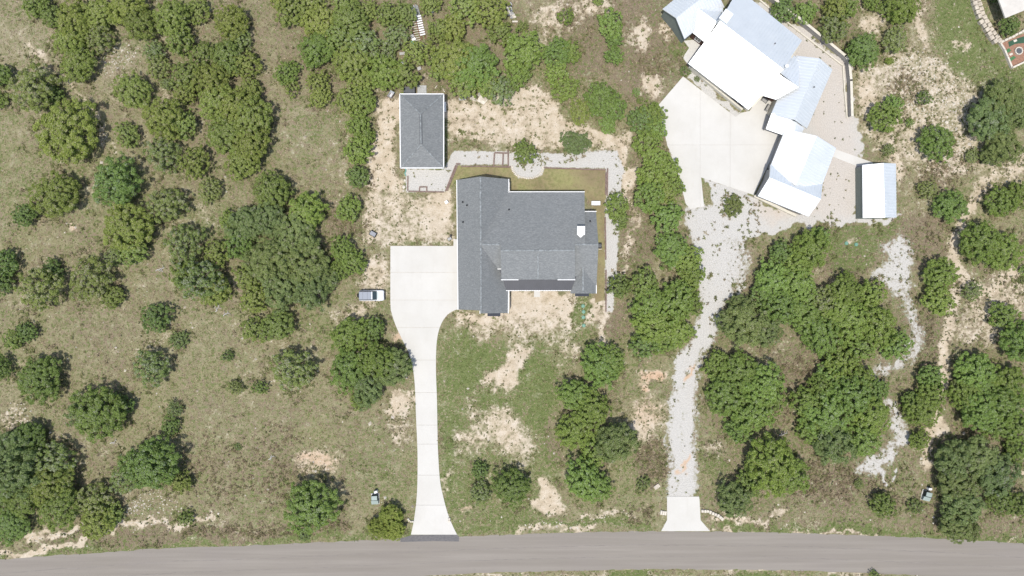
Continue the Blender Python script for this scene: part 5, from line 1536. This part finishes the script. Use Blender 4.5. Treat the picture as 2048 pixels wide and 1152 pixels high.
# patio furniture at the neighbour's entry
def bench(px, py, rz, label, L=1.3):
    e = empty('patio_bench', P(px, py), label, 'bench', rz=math.radians(rz)); e.location.z = .07
    MB().box((-L / 2, -.25, .40), (L / 2, .25, .45)).build('seat', MAT['siding_grey'], e)
    MB().box((-L / 2, .22, .45), (L / 2, .28, .85)).build('backrest', MAT['dark_grey'], e)
    for x in (-L / 2 + .06, L / 2 - .06):
        for y in (-.2, .2): MB().box((x - .03, y - .03, 0), (x + .03, y + .03, .40)).build('leg', MAT['dark_grey'], e)
        MB().box((x - .03, -.25, .62), (x + .03, .25, .66)).build('armrest', MAT['dark_grey'], e)
bench(1527, 202.5, -36, 'dark-framed patio bench nearer the brown entry wall', 1.1)
bench(1533, 217, 60, 'grey patio bench along the grey entry wall', 1.2)
# boulders and pots
def boulder(px, py, r, label, mat='stone_pale', seed=0):
    rr = random.Random(seed + int(px)); p = P(px, py)
    mb = MB(); v, f = [], []
    rings = [(1.0, 0), (1.02, .35), (.75, .7), (.3, .85)]
    mb.lathe((0, 0, 0), [(r * a, r * b) for a, b in rings], 9)
    mb.v = [Vector((q.x * rr.uniform(.85, 1.12), q.y * rr.uniform(.8, 1.1), q.z * rr.uniform(.9, 1.1))) for q in mb.v]
    o = mb.build('boulder', MAT[mat]); o.location = p; o.rotation_euler.z = rr.uniform(0, 6); tag(o, label, 'boulder')
boulder(1893, 245, .34, 'round white boulder at the foot of the rocky slope', seed=1)
boulder(1704, 206, .20, 'small white boulder beside the right end of the long masonry wall', seed=2)
boulder(1003, 1034, .16, 'lone white stone on the verge right of the long driveway', seed=3)
boulder(1844, 1020.5, .18, 'white marker stone below the right utility transformer', seed=4)
boulder(1844, 969.5, .15, 'white marker stone above the right utility transformer', seed=5)
boulder(437, 1027, .20, 'white stone on the lower left verge beside the small juniper', seed=6)
boulder(1866, 1046, .2, 'white stone at the verge left of the lower right oaks', seed=7)
boulder(808, 374, .32, 'cream stone at the lower left of the timber-boxed gravel', seed=8)
boulder(810, 361, .26, 'pale stone on the left side of the timber-boxed gravel', seed=9)
# bleached fallen branches
def fallen(px, py, L, rz, label, seed):
    rr = random.Random(seed); p = P(px, py); mb = MB()
    pts = [Vector((-L / 2 + L * k / 5, rr.uniform(-.12, .12), .10 + rr.uniform(0, .08))) for k in range(6)]
    for a, b, k in zip(pts, pts[1:], range(5)): mb.tube(a, b, .075 - .01 * k, .065 - .01 * k, 6)
    for k in (1, 2, 3, 4):
        a = pts[k]; b = a + Vector((rr.uniform(.2, .6), rr.choice((-1, 1)) * rr.uniform(.3, .8), rr.uniform(0, .25)))
        mb.tube(a, b, .045, .015, 5)
    o = mb.build('fallen_branch', MAT['dead_wood']); o.location = p; o.rotation_euler.z = math.radians(rz); tag(o, label, 'branch')
fallen(321, 538, 1.7, 20, 'bleached fallen branch left of the thin grey junipers in the left field', 1)
fallen(436, 617, 1.4, 60, 'bleached fallen branch below the thin grey junipers in the left field', 2)
fallen(452, 627, 1.3, 40, 'thin bleached branch right of the other fallen branch in the left field', 3)
fallen(543, 915, 1.2, 30, 'small bleached branch left of the reddish bare patch', 4)
fallen(228, 884, 1.3, 25, 'thin bleached branch below the big dark juniper at lower left', 5)
fallen(1566, 868, 1.6, 20, 'bleached branch between the crowns right of the gravel drive', 6)

# ------------------------------------------------------------------ grass, weeds and rubble: nobody could count them
CRISP = True
MASK['ex'] = np.zeros_like(GX)
for pts in [DRIVE_L + DRIVE_R + [(922, 478), (907, 478), (907, 492)], NDRIVE, [(1334, 993), (1398, 993), (1402, 1040), (1420, 1062), (1322, 1062), (1334, 1040)],
            [(917, 362), (1012, 362), (1012, 390), (1165, 390), (1188, 430), (1188, 580), (1012, 620), (918, 615)], [(803, 192), (884, 192), (884, 332), (804, 332)],
            [(1370, 130), (1440, 40), (1330, 20), (1400, -60), (1500, -20), (1600, 90), (1660, 140), (1610, 260), (1668, 300), (1612, 430), (1512, 390), (1560, 270), (1500, 220)],
            [(1712, 330), (1785, 330), (1785, 435), (1712, 435)], [(1664, 296), (1745, 325), (1745, 330), (1712, 332), (1664, 313)], [(2000, 88), (2060, 62), (2110, 118), (2021, 137)],
            ROAD_TOP + ROAD_BOT[::-1], [(718, 580), (772, 580), (772, 604), (718, 604)], [(801, 1070), (918, 1069), (918, 1085), (801, 1085)]]:
    poly('ex', pts, 1.0, 3)

def sample(n, seed):
    r = np.random.default_rng(seed)
    x = r.uniform(-40, 2088, n); y = r.uniform(-40, 1192, n)
    i = np.clip(((x - NX0) / CELL).round().astype(int), 0, len(gx) - 1); j = np.clip(((y - NY0) / CELL).round().astype(int), 0, len(gy) - 1)
    return r, x, y, {k: M[j, i] for k, M in MASK.items()}

def tufts(name, x, y, size, hgt, col, blades, seed, spread=1.0):
    r = np.random.default_rng(seed); n = len(x)
    cx, cy = (x - 1024) * S, (576 - y) * S
    idx = np.repeat(np.arange(n), blades); m = len(idx)
    a = r.uniform(0, 6.283, m); d = np.stack([np.cos(a), np.sin(a)], -1); q = np.stack([-d[:, 1], d[:, 0]], -1)
    sz = size[idx] * r.uniform(.6, 1.3, m); w = size[idx] * r.uniform(.16, .30, m)
    b = np.stack([cx[idx], cy[idx]], -1) + d * (sz * .15)[:, None] * spread
    tip = b + d * (sz * .85)[:, None]
    h = hgt[idx] * r.uniform(.6, 1.3, m)
    V = np.zeros((m, 3, 3))
    V[:, 0, :2] = b - q * w[:, None]; V[:, 1, :2] = b + q * w[:, None]; V[:, 2, :2] = tip
    V[:, 0, 2] = .01; V[:, 1, 2] = .01 + h * .3; V[:, 2, 2] = h
    cc = col[idx] * r.uniform(.78, 1.22, (m, 1))
    o = bpy.data.objects.new(name, soup_mesh(name, V, 'tone', cc, MAT['grass'], True)); C.objects.link(o)
    return o

def pick(r, n, cols): return np.array([rgb(*c)[:3] for c in cols])[r.integers(0, len(cols), n)]

def scatter():
    r, x, y, M = sample(230000, 1)
    vn = value_noise(x, y, 26, 3); v2 = value_noise(x, y, 7, 4)
    keep = (M['ex'] < .3) & (M['gravel'] < .3) & (M['lawn'] < .4) & (M['dirt'] < .45 + .3 * (v2 - .5)) & (r.random(len(x)) < .35 + .65 * v2)
    x, y = x[keep], y[keep]; n = len(x); g = M['green'][keep] + (vn[keep] - .5) * .7; li = M['litter'][keep]
    col = pick(r, n, [(168, 152, 120), (150, 138, 104), (184, 168, 136), (132, 122, 88), (196, 182, 152), (140, 132, 92)])
    gc = pick(r, n, [(106, 118, 68), (120, 130, 80), (94, 106, 58), (136, 138, 90)])
    lc = pick(r, n, [(140, 124, 102), (118, 104, 86), (166, 148, 124), (150, 136, 110)])
    isg = r.random(n) < np.clip((g - .30) * 1.6, 0.04, .92)
    isl = ~isg & (r.random(n) < li * .9)
    col[isg] = gc[isg]; col[isl] = lc[isl]
    o = tufts('grass', x, y, r.uniform(.10, .26, n), r.uniform(.05, .16, n), col, 3, 5)
    tag(o, 'dry and green grass tufts over the open ground', 'grass', kind='stuff')
    # weeds on the bare soil and the gravel
    r, x, y, M = sample(260000, 2)
    v2 = value_noise(x, y, 9, 8); v3 = value_noise(x, y, 30, 9)
    pr = np.where(M['dirt'] > .25, (1.12 - M['dirt']) * .55 + .05, 0) * np.clip((v2 - .25) * 1.9, 0, 1) * (0.3 + 1.2 * v3)
    pr = np.maximum(pr, np.where(M['gravel'] > .3, .02 * np.clip((v2 - .5) * 4, 0, 1) * v3 * 1.6 + .010 * (M['red'] > .08) + .05 * (M['gravel'] < .75), 0))
    keep = (M['ex'] < .2) & (M['lawn'] < .4) & (r.random(len(x)) < pr)
    x, y = x[keep], y[keep]; n = len(x)
    col = pick(r, n, [(120, 126, 80), (106, 114, 68), (138, 132, 94), (98, 104, 62), (146, 136, 104)])
    o = tufts('weeds', x, y, r.uniform(.09, .30, n), r.uniform(.06, .22, n), col, 8, 6, 0.8)
    tag(o, 'small weeds sprouting on bare soil and gravel', 'weeds', kind='stuff')
    # low brush under and between the trees
    r, x, y, M = sample(260000, 4)
    v2 = value_noise(x, y, 16, 21); v3 = value_noise(x, y, 55, 22)
    pr = np.clip(M['litter'] - .25, 0, 1) * np.clip((v2 - .42) * 3, 0, 1) * np.clip((v3 - .25) * 1.6, 0, 1) * .5
    for tx, ty, tr, tk in TREES:
        d = np.hypot(x - tx, y - ty) / tr
        pr = np.maximum(pr, np.where((d > .8) & (d < 1.6), (1.6 - d) * .5 * np.clip((v2 - .4) * 3, 0, 1), 0))
    for tx, ty, tr, dn in [(1466, 412, 26, .8), (1508, 426, 24, .45), (1370, 140, 18, .9), (1350, 120, 24, .5), (1480, 560, 22, .4), (1500, 480, 40, .35), (1310, 920, 44, .5), (1280, 1030, 34, .5),
                           (1335, 800, 16, .5), (940, 285, 36, .35), (960, 245, 36, .3), (1660, 450, 30, .7), (1760, 452, 30, .6), (1420, 905, 34, .5), (1800, 960, 40, .4), (1860, 480, 36, .4), (1200, 300, 30, .3)]:
        d = np.hypot(x - tx, y - ty) / tr
        pr = np.maximum(pr, np.clip(1 - d, 0, 1) * dn * np.clip((v2 - .2) * 2, 0, 1))
    keep = (M['ex'] < .2) & (M['lawn'] < .4) & (r.random(len(x)) < pr)
    x, y = x[keep], y[keep]; n = len(x)
    col = pick(r, n, [(118, 124, 76), (134, 132, 92), (108, 112, 70), (142, 130, 104), (126, 130, 86), (156, 144, 118)])
    o = tufts('brush', x, y, r.uniform(.18, .48, n), r.uniform(.10, .35, n), col, 10, 7, 1.2)
    tag(o, 'low brush growing under and between the trees', 'brush', kind='stuff')
    # dry brown brush in thickets
    r, x, y, M = sample(260000, 14)
    v2 = value_noise(x, y, 12, 31); pr = np.zeros(len(x))
    for tx, ty, rx, ry, dn in [(1655, 962, 84, 58, .9), (1600, 738, 52, 44, .7), (1305, 925, 40, 60, .7), (1275, 1030, 44, 22, .6), (1310, 128, 56, 34, .7), (1340, 60, 30, 44, .4), (480, 1062, 170, 16, .7), (660, 1050, 60, 14, .5),
                               (1850, 690, 30, 70, .6), (1870, 470, 50, 40, .6), (1890, 340, 56, 40, .6), (700, 445, 50, 36, .6), (740, 320, 20, 90, .3), (560, 930, 70, 100, .35), (440, 940, 90, 90, .35), (1150, 60, 60, 60, .4),
                               (1300, 420, 26, 90, .5), (1245, 530, 26, 70, .4), (1815, 170, 44, 40, .6), (1860, 1030, 24, 24, .6), (1770, 985, 50, 50, .4), (1560, 800, 30, 60, .5), (1960, 860, 60, 30, .6)]:
        d = np.hypot((x - tx) / rx, (y - ty) / ry)
        pr = np.maximum(pr, np.clip((1 - d) * 2.2, 0, 1) * dn * np.clip((v2 - .12) * 1.6, 0, 1))
    keep = (M['ex'] < .2) & (M['lawn'] < .4) & (M['gravel'] < .4) & (r.random(len(x)) < pr)
    x, y = x[keep], y[keep]; n = len(x)
    col = pick(r, n, [(146, 130, 106), (126, 112, 90), (164, 148, 122), (132, 126, 92), (120, 116, 80)])
    o = tufts('dry_brush', x, y, r.uniform(.16, .42, n), r.uniform(.08, .32, n), col, 8, 17, 1.2)
    tag(o, 'dry brown brush in thickets between the trees', 'brush', kind='stuff')
    # broken limestone
    r, x, y, M = sample(120000, 3)
    v2 = value_noise(x, y, 11, 12)
    pr = np.clip(M['rocky'] - .3, 0, 1) * np.clip((v2 - .3) * 2.2, 0, 1) * .9 + .012
    keep = (M['ex'] < .2) & (M['lawn'] < .4) & (M['gravel'] < .3) & (r.random(len(x)) < pr)
    x, y = x[keep], y[keep]; n = len(x)
    base = np.array([[1, 0, 0], [0, 1, 0], [-1, 0, 0], [0, -1, 0], [0, 0, .7]])
    tri = np.array([[0, 1, 4], [1, 2, 4], [2, 3, 4], [3, 0, 4]])
    s_ = np.minimum(.05 + r.exponential(.07, n), .42)
    a = r.uniform(0, 6.28, n); ca, sa = np.cos(a), np.sin(a)
    vv = base[None] * r.uniform(.6, 1.3, (n, 5, 1)) * s_[:, None, None]
    vx = vv[..., 0] * ca[:, None] - vv[..., 1] * sa[:, None] + ((x - 1024) * S)[:, None]
    vy = vv[..., 0] * sa[:, None] + vv[..., 1] * ca[:, None] + ((576 - y) * S)[:, None]
    vv = np.stack([vx, vy, vv[..., 2]], -1)
    V = vv[:, tri].reshape(-1, 3, 3)
    c = pick(r, n, [(206, 196, 178), (226, 218, 202), (188, 176, 156), (214, 204, 190)])
    o = bpy.data.objects.new('rubble', soup_mesh('rubble', V, 'tone', np.repeat(c, 4, 0), MAT['grass'], True)); C.objects.link(o)
    tag(o, 'broken pale limestone scattered over the ground', 'rubble', kind='stuff')
scatter()
